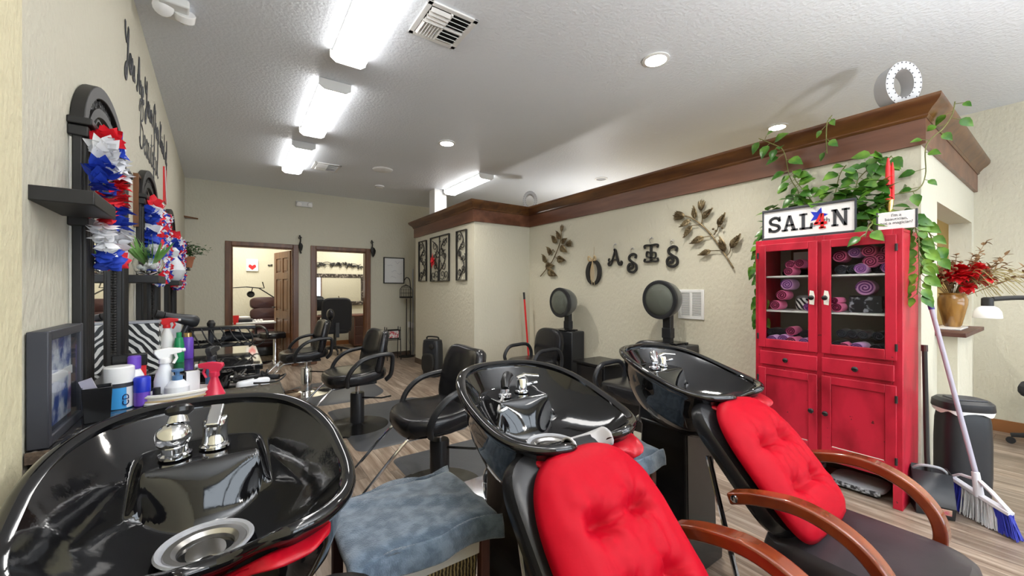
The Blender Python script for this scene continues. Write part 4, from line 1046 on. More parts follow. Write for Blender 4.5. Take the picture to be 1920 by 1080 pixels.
def bottle(name, label, cat, x, y, parts, z=TZ, g='bottles and jars on the near counter', rz=0, s=1.):
    t = thing(name, label, cat, (x, y, z), rz, g)
    for nm, mt, prof in parts:
        MB().lathe([(max(r*s, .0006), zz*s) for r, zz in prof], n=28).build(nm, mt, t)
    return t
can = bottle('spray_can', 'big shaving cream can with white cap and sky blue label', 'spray can', -.334, 1.935,
   [('body', 'skyblue', [(.036, 0), (.039, .003), (.039, .075)]), ('dark_band', 'greyframe', [(.0395, .075), (.0395, .09)]), ('cap', 'whitegloss', [(.041, .09), (.042, .12), (.041, .142), (.036, .146), (.001, .147)])])
b = MB(); b.rings([[Vector((.0396*math.cos(-.9+.06*i), .0396*math.sin(-.9+.06*i), z)) for i in range(16)] for z in (.004, .075)], False, False, False); b.build('label_panel', 'white', can)
T_ = RT((.030, -.0278, .012), rx=PI/2, rz=.75) @ Matrix.Rotation(PI/2, 4, 'Z'); text_part('label_letters', 'CD', .028, 'darkblue', can, T_, depth=.0008, align='LEFT')
bottle('bottle', 'blue capped purple bottle right of the shaving cream can', 'bottle', -.272, 1.925, [('body', 'purple', [(.020, 0), (.0225, .003), (.0225, .05)]), ('cap', 'blue', [(.0235, .05), (.0235, .098), (.020, .103), (.001, .104)])])
bottle('bottle', 'white bottle with a bright purple cap behind the shaving cream can', 'bottle', -.302, 1.985, [('body', 'whitegloss', [(.026, 0), (.027, .004), (.027, .10), (.016, .125)]), ('cap', 'purple', [(.019, .125), (.019, .168), (.016, .172), (.001, .173)])])
t = thing('box', 'black and red product box behind the purple capped bottle', 'box', (-.320, 2.025, TZ), .1, 'bottles and jars on the near counter')
MB().bx(-.045, .045, -.012, .012, 0, .15).build('carton', 'redplain', t, bevel=.002); MB().bx(-.048, .048, -.015, .015, .13, .175).build('lid', 'steelblk', t, bevel=.003)
bottle('pump_bottle', 'small black pump bottle on a white square base', 'bottle', -.232, 1.915, [('body', 'greyframe', [(.015, .012), (.016, .014), (.016, .034), (.010, .036)]), ('pump', 'plastic', [(.011, .036), (.011, .06), (.001, .061)]), ('foot', 'white', [(.036, 0), (.036, .008), (.016, .012)])])
def spray(label, x, y, body, head, h=.10, r=.03, z=TZ, rz=0, g='spray bottles', slim=False):
    t = thing('spray_bottle', label, 'spray bottle', (x, y, z), rz, g)
    pr = [(r*.9, 0), (r, .004), (r, h*.55), (r*.8, h*.78), (.014, h), (.013, h+.008)] if not slim else [(r*1.15, 0), (r*1.2, .004), (r*.75, h*.55), (r*.5, h*.9), (.013, h), (.013, h+.008)]
    MB().lathe(pr, n=24).build('bottle', body, t)
    MB().lathe([(.017, 0), (.018, .004), (.017, .018), (.012, .022)], (0, 0, h+.006), 20).build('collar', head, t)
    b = MB(); b.prism([(-.018, 0), (.014, 0), (.016, .012), (.05, .018), (.052, .034), (.01, .040), (-.03, .034), (-.032, .022)], .020, at(W_Y, 0, .010, h+.024)); b.build('trigger_head', head, t, bevel=.003)
    MB().tube([(.03, 0, h+.042), (.036, 0, h+.022), (.026, 0, h+.002)], .005, 8).build('trigger', head, t)
    MB().lathe([(.007, 0), (.007, .01)], (.052, 0, h+.05), 12, RT(ry=PI/2)).build('nozzle', 'white', t)
    return t
spray('white spray bottle with white trigger head on the oval tray', -.218, 1.985, 'whitepl', 'whitegloss', .13, .031, rz=.3)
spray('small red spray bottle standing right of the oval tray', -.066, 1.95, 'pinkred', 'pinkred', .068, .030, rz=PI-.3, slim=True)
spray('blue spray bottle with dark head behind the red one', -.078, 2.03, 'bluepl', 'plastic', .12, .020, rz=1.2)
bottle('pump_bottle', 'clear rounded bottle with a blue pump on the oval tray', 'bottle', -.178, 1.955, [('body', 'whitepl', [(.034, .012), (.037, .016), (.037, .05), (.02, .072), (.012, .076)]), ('pump', 'bluepl', [(.016, .074), (.016, .09), (.007, .092), (.007, .105), (.018, .106), (.018, .114), (.001, .115)])])
t = thing('box', 'upright white carton at the right end of the tray', 'box', (-.136, 1.985, TZ+.012), .25, 'bottles and jars on the near counter'); MB().bx(-.022, .022, -.012, .012, 0, .085).build('carton', 'paper', t, bevel=.002); MB().bx(-.0222, -.0205, -.0122, .0122, 0, .085).build('edge_stripe', 'greyframe', t)
t = thing('oval_tray', 'white oval tray with a rope edge holding bottles', 'tray', (-.176, 1.958, TZ), .25)
MB().lathe([(.088, 0), (.098, .004), (.104, .034), (.100, .036), (.094, .008), (.001, .006)], n=44, sx=1, sy=.62).build('tray_body', 'whitegloss', t)
for z in (.012, .028): MB().tube([(.105*math.cos(2*PI*i/44), .0665*math.sin(2*PI*i/44), z) for i in range(44)], .004, 6, True).build('rope_band', 'twine' if z < .02 else 'offwhite', t)
# second station
zb = thing('zebra_box', 'zebra striped box standing on the second counter by the nearest mirror', 'box', (-.392, 2.80, TZ), .02)
MB().bx(-.066, .066, -.05, .05, 0, .24).build('box_body', 'zebra', zb, bevel=.003); MB().bx(-.068, .068, -.052, .052, .24, .252).build('lid', 'greyplas', zb, bevel=.003)
g2 = 'products on the second counter'
spray('white spray bottle with a red head behind the zebra box', -.318, 2.98, 'whitegloss', 'redplain', .19, .035, g=g2)
bottle('bottle', 'green bottle on the second counter beside the red headed sprayer', 'bottle', -.262, 2.95, [('body', 'green', [(.022, 0), (.024, .004), (.024, .10), (.018, .14)]), ('cap', 'green', [(.012, .14), (.012, .17), (.001, .171)])], g=g2)
bottle('spray_can', 'tall purple can at the left end of the black tool shelf', 'spray can', -.232, 3.08, [('body', 'purple', [(.025, 0), (.027, .004), (.027, .12), (.02, .13)]), ('cap', 'gold', [(.02, .13), (.02, .155), (.001, .157)])], g=g2)
bottle('spray_can', 'blue can between the red sprayer and the second mirror', 'spray can', -.33, 3.10, [('body', 'skyblue', [(.022, 0), (.024, .004), (.024, .13), (.018, .14)]), ('cap', 'white', [(.018, .14), (.018, .165), (.001, .167)])], g=g2)
for k, (px_, py_) in enumerate(((-.36, 3.25), (-.33, 3.40), (-.36, 3.50))):
    bottle('glass_jar', ('clear barber jar left of the others below the middle mirror', 'clear barber jar, middle one below the middle mirror', 'clear barber jar farthest back below the middle mirror')[k], 'jar', px_, py_, [('glass', 'whitepl', [(.038, 0), (.042, .004), (.042, .20), (.036, .215)]), ('lid', 'chrome', [(.043, .215), (.043, .23), (.012, .235), (.012, .25), (.001, .252)])], g=g2)
t = thing('tool_shelf', 'two tier black tool shelf with cords on the second counter', 'tool holder', (-.07, 3.33, TZ))
for z, x0, x1 in ((.145, -.20, .19), (.03, -.18, .16)): MB().bx(x0, x1, -.05, .06, z, z+.022).build('shelf_board', 'steelblk', t, bevel=.004)
for x in (-.165, -.06): MB().tube([(x, .0, 0), (x, .0, .19)], .016, 10).build('post', 'greyframe', t)
MB().lathe([(.022, 0), (.024, .02), (.012, .04)], (-.06, 0, .17), 14).build('knob', 'iron', t)
rnd = random.Random(5)
for k in range(7):
    x = -.16+k*.05
    MB().tube(smooth_path([(x, -.055, .15+.01*(k % 2)), (x+.03, -.075, .09), (x+rnd.uniform(-.03, .09), -.07, .045), (x+.06, -.06, rnd.uniform(.02, .06)), (x+.10, -.065, .06)], 5), .0045, 6).build('cord', 'iron', t)
def dryer(label, x, y, z, rz, ry=0, rx=0):
    t = thing('hair_dryer', label, 'hair dryer', (x, y, z), rz, 'black hand tools'); t.rotation_euler = (rx, ry, rz)
    MB().lathe([(.022, -.10), (.024, -.06), (.030, -.02), (.038, .03), (.038, .06), (.03, .075), (.01, .08)], n=20, M4=RT(ry=PI/2)).build('barrel', 'plastic', t)
    MB().tube([(.03, 0, -.02), (.025, 0, -.08), (.018, 0, -.13)], [.018, .016, .014], 12).build('handle', 'plastic', t)
    MB().lathe([(.024, -.14), (.021, -.10)], n=16, M4=RT(ry=PI/2), sy=.5).build('nozzle', 'iron', t); return t
dryer('black hair dryer hung at the left end of the tool shelf', -.262, 3.20, 1.145, .4, .3)
dryer('black hair dryer lying on the lower tier of the tool shelf', .01, 3.34, 1.008, 2.7, 0, PI/2)
def iron_tool(label, x, y, z, rz, L=.26):
    t = thing('curling_iron', label, 'hair tool', (x, y, z), rz, 'black hand tools')
    MB().tube([(-L*.5, 0, .012), (0, 0, .012)], [.012, .015], 12).build('handle', 'plastic', t); MB().tube([(0, 0, .012), (L*.5, 0, .012)], .010, 12).build('barrel', 'steel', t)
    MB().tube([(0, 0, .026), (L*.42, 0, .024)], .004, 6).build('clamp', 'chrome', t)
    MB().tube(smooth_path([(-L*.5, 0, .012), (-L*.7, .03, .03), (-L*.65, .09, .01), (-L*.2, .11, .008), (L*.2, .09, .01), (L*.5, .12, .008)]), .004, 6).build('cord', 'iron', t)
tr = thing('tool_tray', 'low black tray of cords and irons beyond the near counter edge', 'tray', (.04, 2.23, 0))
MB().bx(-.19, .15, -.13, .13, .845, .865).build('tray_base', 'steelblk', tr, bevel=.004); MB().bx(-.17, .10, -.11, .11, .02, .845).build('cabinet_body', 'steelblk', tr, bevel=.006)
rnd = random.Random(3); cd_ = []
for k in range(6):
    o = MB(); pts = []; x = -.12+.04*k; y = rnd.uniform(-.07, .07)
    for j in range(6): pts.append((x+rnd.uniform(-.02, .07), rnd.uniform(-.09, .09), .012+rnd.uniform(0, .07)))
    o.tube(smooth_path(pts, 6), .0045, 6); o = o.build('cord', 'iron'); o.location = (.02, 2.23, .866); tag(o, 'black appliance cord tangled in the tray beyond the near counter', 'cord', 'tangled black cords')
iron_tool('curling iron on the cord tray, barrel pointing to the window side', -.02, 2.20, .885, -.4); iron_tool('curling iron lying crosswise on top of the cord tray', .08, 2.26, .90, 2.6, .22)
t = thing('hair_clipper', 'white and grey hair clipper lying among the cords', 'clipper', (.07, 2.16, .885), .4, 'black hand tools'); MB().pad(.07, .022, .035, 3).build('clipper_body', 'whitepl', t); MB().bx(.062, .085, -.02, .02, .008, .02).build('blade', 'steel', t)

# ------------------------------------------------------------------ back wall and back rooms
t = thing('whiteboard', 'black framed white board with faint writing beside the right door', 'whiteboard', (2.60, 7.845, 1.71)); b = MB()
b.bar([(-.20, -.012, -.25), (.20, -.012, -.25), (.20, -.012, .25), (-.20, -.012, .25)], .013, .012, (0, 1, 0), True); b.build('frame', 'iron', t); MB().bx(-.195, .195, -.010, 0, -.245, .245).build('board', 'white', t)
rnd = random.Random(2)
for k, (x, z) in enumerate(((.02, .16), (-.13, .10), (-.05, -.02), (.06, -.05), (-.06, -.13))):
    b = MB(); b.tube(smooth_path([(x+j*.02, -.0115, z+rnd.uniform(-.022, .022)) for j in range(6)], 3), .0022, 4); b.build('writing', 'inklight', t)
t = thing('birdcage_stand', 'small wire birdcage hanging from a tall curved iron stand', 'birdcage', (2.80, 7.68, 0))
MB().lathe([(.15, 0), (.15, .012), (.03, .02)], n=28).build('foot', 'iron', t)
b = MB(); b.tube(smooth_path([(.10, .06, .01), (.10, .06, 1.0), (.10, .06, 1.42), (.07, .04, 1.54), (.0, .0, 1.57), (-.05, -.03, 1.52)]), .009, 8); b.tube([(0, 0, .015), (0, 0, 1.15)], .010, 8); b.build('pole', 'iron', t)
cg = MB()
for z, r in ((1.19, .12), (1.26, .12), (1.33, .118), (1.38, .09), (1.41, .05)): cg.tube([(-.02+r*math.cos(2*PI*i/24), -.03+r*math.sin(2*PI*i/24), z) for i in range(24)], .003, 5, True)
for k in range(16):
    a = 2*PI*k/16; cg.tube([(-.02+.12*math.cos(a), -.03+.12*math.sin(a), 1.19), (-.02+.12*math.cos(a), -.03+.12*math.sin(a), 1.33), (-.02+.085*math.cos(a), -.03+.085*math.sin(a), 1.39), (-.02, -.03, 1.43)], .0025, 5)
cg.lathe([(.125, 1.165), (.13, 1.19), (.001, 1.19)], (-.02, -.03, 0), 24); cg.tube([(-.02, -.03, 1.43), (-.05, -.03, 1.52)], .003, 5); cg.build('cage', 'iron', t)
t = thing('iron_plant_stand', 'low black iron stand with a small framed card by the back wall', 'stand', (2.46, 7.50, 0))
for x in (-.13, .13):
    for y in (-.1, .1): MB().tube([(x, y, 0), (x, y*.6, .62)], .008, 6).build('leg', 'iron', t)
for z in (.12, .38, .56): MB().tube([(-.13, -.09, z), (.13, -.09, z), (.13, .09, z), (-.13, .09, z)], .006, 6, True).build('rail', 'iron', t)
b = MB(); b.bx(-.115, .115, -.075, -.065, .40, .57); b.build('card_frame', 'iron', t, bevel=.003); MB().bx(-.095, .095, -.079, -.076, .42, .55).build('card', 'cardprint', t)
t = thing('power_outlet', 'white outlet box with cords on the back wall by the partition end', 'outlet', (2.95, 7.848, .62)); MB().bx(-.06, .0, -.03, 0, -.06, .06).build('box', 'whitegloss', t, bevel=.004); MB().bx(.01, .055, -.035, 0, -.075, .035).build('adapter', 'whitegloss', t, bevel=.004)
for k in range(3): MB().tube(smooth_path([(-.03+.03*k, -.02, -.05), (-.08+.05*k, -.05, -.25), (-.02+.04*k, -.06, -.45), (-.05+.03*k, -.08, -.60)]), .005, 6).build('cable', 'greyplas', t)
t = thing('conduit_pipe', 'thin grey pipe running up the back wall beside the birdcage', 'pipe', (2.985, 7.82, 0)); MB().tube([(0, 0, 0), (0, 0, 1.75)], .014, 8).build('pipe', 'greyplas', t)
for z in (.5, 1.2): MB().box((0, .015, z), (.04, .03, .02)).build('clip', 'steel', t)
t = thing('space_heater', 'black upright portable heater standing by the partition end', 'heater', (2.50, 5.72, 0), -1.0)
MB().pad(.155, .11, .56, 3, crown=.06).build('body', 'plastic', t)
MB().pad(.11, .15, .05, 3, RT((0, -.10, .22), rx=PI/2)).build('front_panel', 'iron', t); MB().lathe([(.04, 0), (.04, .02), (.02, .03)], (.05, -.10, .47), 18, RT(rx=PI/2)).build('dial', 'iron', t)
MB().tube(smooth_path([(-.10, 0, .55), (-.09, 0, .60), (.09, 0, .60), (.10, 0, .55)]), .012, 8).build('carry_handle', 'iron', t)
for x, nm, lab in ((.90, 'a', 'dark metal ornament above the left door corner'), (2.13, 'b', 'dark metal ornament with a leaf above the right door corner')):
    t = thing('door_ornament', lab, 'ornament', (x+.03, 7.83, 2.12), 0, 'metal ornaments on the door corners')
    MB().tube(smooth_path([(0, -.02, .16), (.01, -.03, .06), (-.01, -.03, -.04), (.02, -.03, -.16)]), .012, 8).build('rod', 'iron', t); b = MB(); b.leaf((.01, -.04, .03), (.12, 0, -1), (0, -1, 0), .20 if nm == 'b' else .15, .10 if nm == 'b' else .06); b.build('leaf', 'iron', t, solid=.006)
    MB().tube(spiral(-.0, .11, .03, 0, 1.2, y=-.03), .006, 6).build('scroll', 'iron', t)
# left room
t = thing('canvas_print', 'small white canvas with a red heart motif in the left back room', 'picture', (.31, 10.295, 1.86)); MB().bx(-.11, .11, -.03, 0, -.13, .13).build('canvas', 'white', t, bevel=.003)
b = MB(); b.prism([(0, -.075), (.07, -.01), (.06, .04), (.03, .04), (0, .015), (-.03, .04), (-.06, .04), (-.07, -.01)], .002, at(W_Y, 0, -.0305, -.03)); b.build('motif', 'redplain', t)
for k, (x, z) in enumerate(((.64, 1.86), (.84, 1.66))):
    b = MB(); b.leaf((0, -.01, 0), (1, 0, .5), (0, -1, 0), .06, .04); b.leaf((0, -.01, 0), (-1, 0, .3), (0, -1, 0), .05, .04); o = b.build('wall_butterfly', 'iron', None, solid=.004); o.location = (x, 10.29, z); tag(o, ('upper small dark wall ornament in the left back room', 'lower small dark wall ornament in the left back room')[k], 'ornament')
t = thing('recliner', 'brown leather recliner in the left back room', 'recliner', (.52, 9.62, 0))
for k, (z, th) in enumerate(((.60, .15), (.81, .15), (1.03, .17))): MB().pad(.27, .125, th, 3.5, RT((0, .16+k*.06, z), rx=PI/2-.18)).build('back_cushion', 'brownvinyl', t)
MB().pad(.27, .28, .16, 4, RT((0, -.10, .34))).build('seat', 'brownvinyl', t); MB().pad(.25, .22, .12, 4, RT((0, -.46, .32), rx=.5)).build('leg_rest', 'brownvinyl', t); MB().bx(-.2, .2, -.25, .2, 0, .33).build('base', 'steelblk', t, bevel=.02)
for sg in (-1, 1): MB().pad(.05, .25, .09, 3, RT((sg*.30, -.05, .55))).build('armrest', 'brownvinyl', t)
t = thing('magnifier_lamp', 'black jointed magnifier lamp reaching over the brown recliner', 'lamp', (.80, 9.0, 0)); MB().lathe([(.14, 0), (.14, .03), (.03, .05)], n=24).build('foot', 'iron', t)
MB().tube([(0, 0, .04), (0, 0, 1.05)], .012, 8).build('pole', 'iron', t); MB().tube([(0, 0, 1.05), (-.42, .1, 1.36), (-.62, .1, 1.38)], .011, 8).build('arm', 'iron', t); MB().tube([(-.42, .1, 1.36), (-.33, .1, 1.36), (-.36, .1, 1.48)], .010, 8).build('crank', 'iron', t)
MB().tube([(-.62, .1, 1.38), (-.85, .1, 1.36), (-.85, .1, 1.22)], .009, 8).build('hook_arm', 'iron', t); MB().lathe([(.06, 0), (.065, .02), (.05, .035), (.045, 0)], (-.55, .1, 1.235), 24, RT(rx=1.2)).build('lens_head', 'iron', t); MB().tube([(-.52, .1, 1.37), (-.54, .1, 1.27)], .008, 8).build('lens_stem', 'iron', t)
t = thing('salon_table', 'white wheeled table with towels and nail supplies in the left back room', 'table', (.36, 8.86, 0)); MB().bx(-.34, .34, -.2, .2, .70, .73).build('table_top', 'white', t, bevel=.004)
for x in (-.3, .3): MB().bx(x-.03, x+.03, -.15, .15, 0, .70).build('leg', 'white', t)
for k in range(8):
    b = MB(); b.sphere((0, 0, .022), .026, 10, 7, (1, 1, .85)); o = b.build('cotton_ball', 'white'); o.location = (.06+.05*k, 8.81+.06*(k % 2), .731); tag(o, 'white cotton ball on the table in the left back room', 'cotton ball', 'cotton balls on the table')
o = MB().pad(.17, .12, .055, 2.6).build('folded_towel', 'blacktowel'); o.location = (.12, 8.86, .7315); tag(o, 'dark folded towel on the table in the left back room', 'towel')
o = MB().pad(.10, .08, .04, 2.4).build('folded_towel', 'white'); o.location = (.14, 8.86, .792); tag(o, 'white folded cloth on the dark towel in the left back room', 'towel')
t = bottle('tumbler', 'red plastic cup by the left door frame in the back room', 'cup', .015, 8.75, [('cup', 'redplain', [(.035, 0), (.05, .16), (.047, .16), (.03, .005)])], z=.70, g='cups'); del t['group']
t = thing('shelf_stand', 'low wooden shelf under the red cup', 'shelf', (-.12, 8.75, 0)); MB().bx(-.14, .14, -.14, .14, .66, .70).build('top', 'darkwood', t)
for x in (-.11, .11): MB().bx(x-.015, x+.015, -.12, .12, 0, .66).build('leg', 'darkwood', t)
t = thing('armchair_stool', 'black padded arm stool in front of the brown recliner', 'stool', (.60, 8.36, 0), .5)
MB().pad(.25, .23, .10, 3, RT((0, 0, .46))).build('seat', 'vinyl', t); MB().lathe([(.26, 0), (.26, .02), (.05, .05), (.035, .08), (.035, .46)], n=24).build('pedestal', 'chrome', t)
for sg in (-1, 1): MB().tube(smooth_path([(sg*.23, -.15, .5), (sg*.25, -.15, .62), (sg*.25, .0, .68), (sg*.25, .15, .66), (sg*.23, .18, .5)]), .022, 8).build('armrest', 'plastic', t)
# right room
t = thing('office_chair', 'tall black office chair in the right back room', 'office chair', (1.72, 8.95, 0), PI)
MB().pad(.29, .36, .09, 5, RT((0, .24, .80), rx=PI/2-.08)).build('backrest', 'fabricblack', t); MB().pad(.26, .25, .10, 4, RT((0, -.02, .42))).build('seat', 'fabricblack', t)
MB().tube([(0, 0, .08), (0, 0, .42)], .03, 12).build('gas_lift', 'plastic', t); MB().box((0, .24, .50), (.07, .03, .30)).build('back_bracket', 'plastic', t)
def star(t):
    for k in range(5):
        a = 2*PI*k/5+.3; c, s_ = math.cos(a), math.sin(a); lg = MB().tube([(0, 0, .12), (.15*c, .15*s_, .105), (.29*c, .29*s_, .075)], [.03, .024, .018], 10).build('leg', 'plastic', t)
        MB().lathe([(.028, -.012), (.03, 0), (.028, .012)], (.29*c, .29*s_, .030), 16, RT(rx=PI/2, rz=a)).build('caster', 'plastic', lg)
star(t)
for sg in (-1, 1): MB().tube(smooth_path([(sg*.27, .12, .46), (sg*.30, .10, .62), (sg*.30, -.10, .66), (sg*.30, -.16, .64)]), .018, 8).build('armrest', 'plastic', t)
t = thing('wall_mirror', 'wide mirror in a carved dark frame in the right back room', 'mirror', (2.05, 10.29, 1.33))
b = MB(); b.bar([(-.56, -.03, -.33), (.56, -.03, -.33), (.56, -.03, .33), (-.56, -.03, .33)], .055, .03, (0, 1, 0), True); b.build('frame', 'carved', t, bevel=.01); MB().bx(-.52, .52, -.025, -.005, -.29, .29).build('mirror_glass', 'mirror', t)
t = thing('vine_wall_art', 'dark metal vine spray above the framed mirror in the right back room', 'wall art', (2.0, 10.29, 1.93)); b = MB(); rnd = random.Random(9)
for sg in (-1, 1):
    for r0 in (0, .06): b.tube(smooth_path([(0, -.02, -.02), (sg*.2, -.02, .06-r0), (sg*.4, -.02, -.02+r0), (sg*.58, -.02, .03-r0)]), .006, 6)
    for k in range(4): b.tube(spiral(sg*(.1+.14*k), -.05, .04, k, 1.2, y=-.02), .005, 5)
b.build('vine', 'iron', t); b = MB()
for k in range(46):
    x = rnd.uniform(-.58, .58); b.leaf((x, -.02, .03*math.cos(x*7)), (rnd.uniform(-1, 1), -.1, rnd.uniform(-.6, 1)), (0, -1, 0), .085, .035)
b.build('foliage', 'iron', t, solid=.003)
t = thing('desk', 'dark wooden desk in the right back room behind the office chair', 'desk', (2.18, 9.75, 0)); MB().bx(-.75, .42, -.3, .3, .72, .75).build('desk_top', 'darkwood', t, bevel=.004); MB().bx(.05, .40, -.28, .28, .05, .72).build('pedestal', 'darkwood', t, bevel=.004); MB().bx(-.72, -.66, -.28, .28, 0, .72).build('panel_leg', 'darkwood', t)
for k in range(3): MB().bx(.07, .38, -.295, -.28, .09+k*.21, .28+k*.21).build('drawer', 'brownvinyl', t, bevel=.003)
t = thing('monitor', 'flat screen on the desk in the right back room', 'monitor', (1.62, 9.85, .751)); MB().bx(-.2, .2, -.015, .015, .10, .36).build('screen', 'steelblk', t, bevel=.004); MB().tube([(0, 0, .01), (0, 0, .12)], .015, 8).build('stand', 'plastic', t); MB().lathe([(.09, 0), (.09, .01)], n=20).build('foot', 'plastic', t)
t = thing('floor_scroll', 'tall wrought iron scroll standing inside the right door', 'ornament', (2.36, 8.75, 0)); MB().tube(smooth_path([(0, 0, 0), (.05, 0, .3), (-.05, 0, .6), (.05, 0, .85), (0, 0, 1.15)]), .012, 8).build('stem', 'bronze', t)
b = MB()
for k in range(4): b.tube(spiral(.05*(1 if k % 2 else -1), .25+.24*k, .06, k, 1.3), .008, 6)
b.build('scroll', 'bronze', t); MB().lathe([(.1, 0), (.1, .01)], n=20).build('foot', 'bronze', t)

# ------------------------------------------------------------------ red cabinet and what is in and on it
cab = thing('red_cabinet', 'tall distressed red cabinet with two glass doors against the partition', 'cabinet', (3.672, 1.022, 0), Q)
HW, DP, HT = .41, .392, 1.70
def cbx(b, x0, x1, y0, y1, z0, z1): b.bx(x0, x1, y0, y1, z0, z1)
b = MB()
for sg in (-1, 1): b.bx(sg*HW-.011*(1+sg), sg*HW+.011*(1-sg), -DP+.02, 0, 0, HT-.02)
b.bx(-HW+.022, HW-.022, -.008, -.002, .2, HT-.02)
b.bx(-HW, HW, -DP+.02, 0, HT-.02, HT)
for z in (.205, .745, .885): b.bx(-HW+.022, HW-.022, -DP+.02, -.012, z, z+.016)
b.build('carcass', 'redpaint', cab, bevel=.003)
MB().bx(-HW+.024, HW-.024, -.0125, -.0085, .905, HT-.022).build('back_panel', 'cabback', cab)
b = MB()
for x0, x1 in ((-HW, -HW+.045), (HW-.045, HW)): b.bx(x0, x1, -DP, -DP+.02, 0, HT)
b.bx(-.022, .022, -DP, -DP+.02, .20, HT)
for z0, z1 in ((.175, .235), (.745, .775), (.868, .905), (1.655, HT)):
    b.bx(-HW+.045, -.022, -DP, -DP+.0195, z0, z1); b.bx(.022, HW-.045, -DP, -DP+.0195, z0, z1)
b.build('face_frame', 'redpaint', cab, bevel=.003)
for z in (.903, 1.165, 1.42): MB().bx(-HW+.024, HW-.024, -DP+.03, -.014, z, z+.012).build('inner_shelf', 'white', cab)
def knob(x, z, par, y=-DP-.018):
    MB().lathe([(.008, 0), (.007, .012), (.016, .02), (.017, .028), (.010, .034), (.001, .035)], (x, y, z), 18, RT(rx=PI/2)).build('knob', 'steelblk', par)
def door_(x0, x1, z0, z1, glass, kx, kz):
    y0, y1 = -DP-.018, -DP-.001; s_ = .052
    b = MB(); b.bx(x0, x0+s_, y0, y1, z0, z1); b.bx(x1-s_, x1, y0, y1, z0, z1); b.bx(x0+s_, x1-s_, y0, y1, z0, z0+s_+.012); b.bx(x0+s_, x1-s_, y0, y1, z1-s_, z1)
    if not glass: b.bx(x0+s_, x1-s_, y0+.009, y1, z0+s_+.012, z1-s_)
    dd = b.build('door', 'redpaint', cab, bevel=.003)
    if glass: MB().bx(x0+s_-.004, x1-s_+.004, y0+.007, y0+.010, z0+s_+.008, z1-s_+.004).build('glass_pane', 'pane', dd)
    else: MB().bx(x0+s_+.005, x1-s_-.005, y0+.004, y0+.0085, z0+s_+.014, z0+s_+.017).build('worn_edge', 'offwhite', dd)
    knob(kx, kz, dd)
    if glass:
        b = MB(); sg = 1 if kx > 0 else -1
        b.prism([(-.015, -.045), (.012, -.05), (.016, .01), (.009, .045), (-.012, .05), (-.017, .0)], .0008, at(W_Y, kx+sg*.003, y0-.0002, kz)); b.build('worn_patch', 'offwhite', dd)
    hx = x0 if kx > (x0+x1)/2 else x1
    for z in (z0+.08, z1-.08): MB().tube([(hx, y0-.003, z-.022), (hx, y0-.003, z+.022)], .007, 8).build('hinge', 'iron', dd)
door_(-.385, -.012, .90, 1.665, True, -.038, 1.275); door_(.012, .385, .90, 1.665, True, .038, 1.275)
door_(-.385, -.012, .215, .748, False, -.04, .50); door_(.012, .385, .215, .748, False, .04, .50)
for sg in (-1, 1):
    o = MB().bx(min(sg*.012, sg*.375), max(sg*.012, sg*.375), -DP-.016, -DP-.001, .772, .872).build('drawer', 'redpaint', cab, bevel=.004); knob(sg*.195, .822, o, -DP-.016)
CT = Matrix.Translation((3.672, 1.022, 0)) @ Matrix.Rotation(Q, 4, 'Z')
def cw(x, y, z): return CT @ Vector((x, y, z))
def roll_mesh(r, L, m):
    b = MB().use(m); b.lathe([(r*.9, 0), (r, .006), (r, L-.006), (r*.9, L)], n=24, M4=RT(rx=PI/2))
    b.use(m); b.use({'pinktowel': 'pinkshade', 'lilactowel': 'lilacshade'}.get(m, 'blackedge')); b.tube([(r*(.08+.86*i/44)*math.cos(i*.36), -L-.002, r*(.08+.8*i/44)*math.sin(i*.36)) for i in range(45)], .0042, 6)  # pink and lilac rolls: groove shade painted as a darker spiral
    o = b.build('rolled_towel'); return o
protos = {}
def rolls(lst, m, r, label, group):
    if 'black' not in m: r *= 1.2
    for x, y, z in lst:
        key = (m, r)
        if key not in protos: o = protos[key] = roll_mesh(r, .13, m)
        else: o = protos[key].copy(); C.objects.link(o)
        o.location = cw(x, y, z+r); o.rotation_euler = (0, rnd.uniform(-.1, .1)*0, Q+rnd.uniform(-.08, .08)); tag(o, label, 'towel', group)
z0, z1, z2 = .9155, 1.1775, 1.4325
rolls([(.085+.062*k, -.16, z0+.085) for k in range(5)], 'blacktowel', .030, 'black rolled towel in the upper row, bottom right of the cabinet', 'black rolls, upper row')
rolls([(.075+.066*k, -.16, z0) for k in range(5)], 'blacktowel', .0325, 'black rolled towel in the lower row, bottom right of the cabinet', 'black rolls, lower row')
rolls([(-.35+.07*k, -.13, z0+.05) for k in range(4)], 'blacktowel', .034, 'black rolled towel at the bottom left of the cabinet', 'black rolls, bottom left')
rolls([(-.315, -.24, z0), (-.235, -.23, z0+.012), (-.10, -.24, z0)], 'lilactowel', .030, 'lilac rolled towel in front, bottom left of the cabinet', 'lilac rolls, bottom left')
rolls([(-.17, -.245, z0)], 'pinktowel', .030, 'pink rolled towel between the lilac ones, bottom left of the cabinet', 'pink roll, bottom left')
rolls([(-.20, -.20, z0+.078)], 'pinktowel', .027, 'pink rolled towel on top of the lilac ones, bottom left of the cabinet', 'pink roll on top, bottom left')
rolls([(.12, -.245, z0)], 'pinktowel', .027, 'pink rolled towel lying in front of the black rolls, bottom right', 'pink roll before black rolls')
rolls([(.20, -.245, z0)], 'lilactowel', .030, 'lilac rolled towel lying in front of the black rolls, bottom right', 'lilac roll before black rolls')
rolls([(-.30, -.20, z1), (-.26, -.20, z1+.075)], 'pinktowel', .030, 'pink rolled towel in the stack on the middle shelf, left half of the cabinet', 'pink rolls, middle left')
rolls([(-.225, -.20, z1+.15)], 'lilactowel', .034, 'lilac rolled towel topmost of the stack on the middle left shelf', 'lilac roll, middle left')
rolls([(-.09, -.22, z1)], 'lilactowel', .024, 'small lilac rolled towel by the door knob on the middle left shelf', 'small lilac roll, middle left')
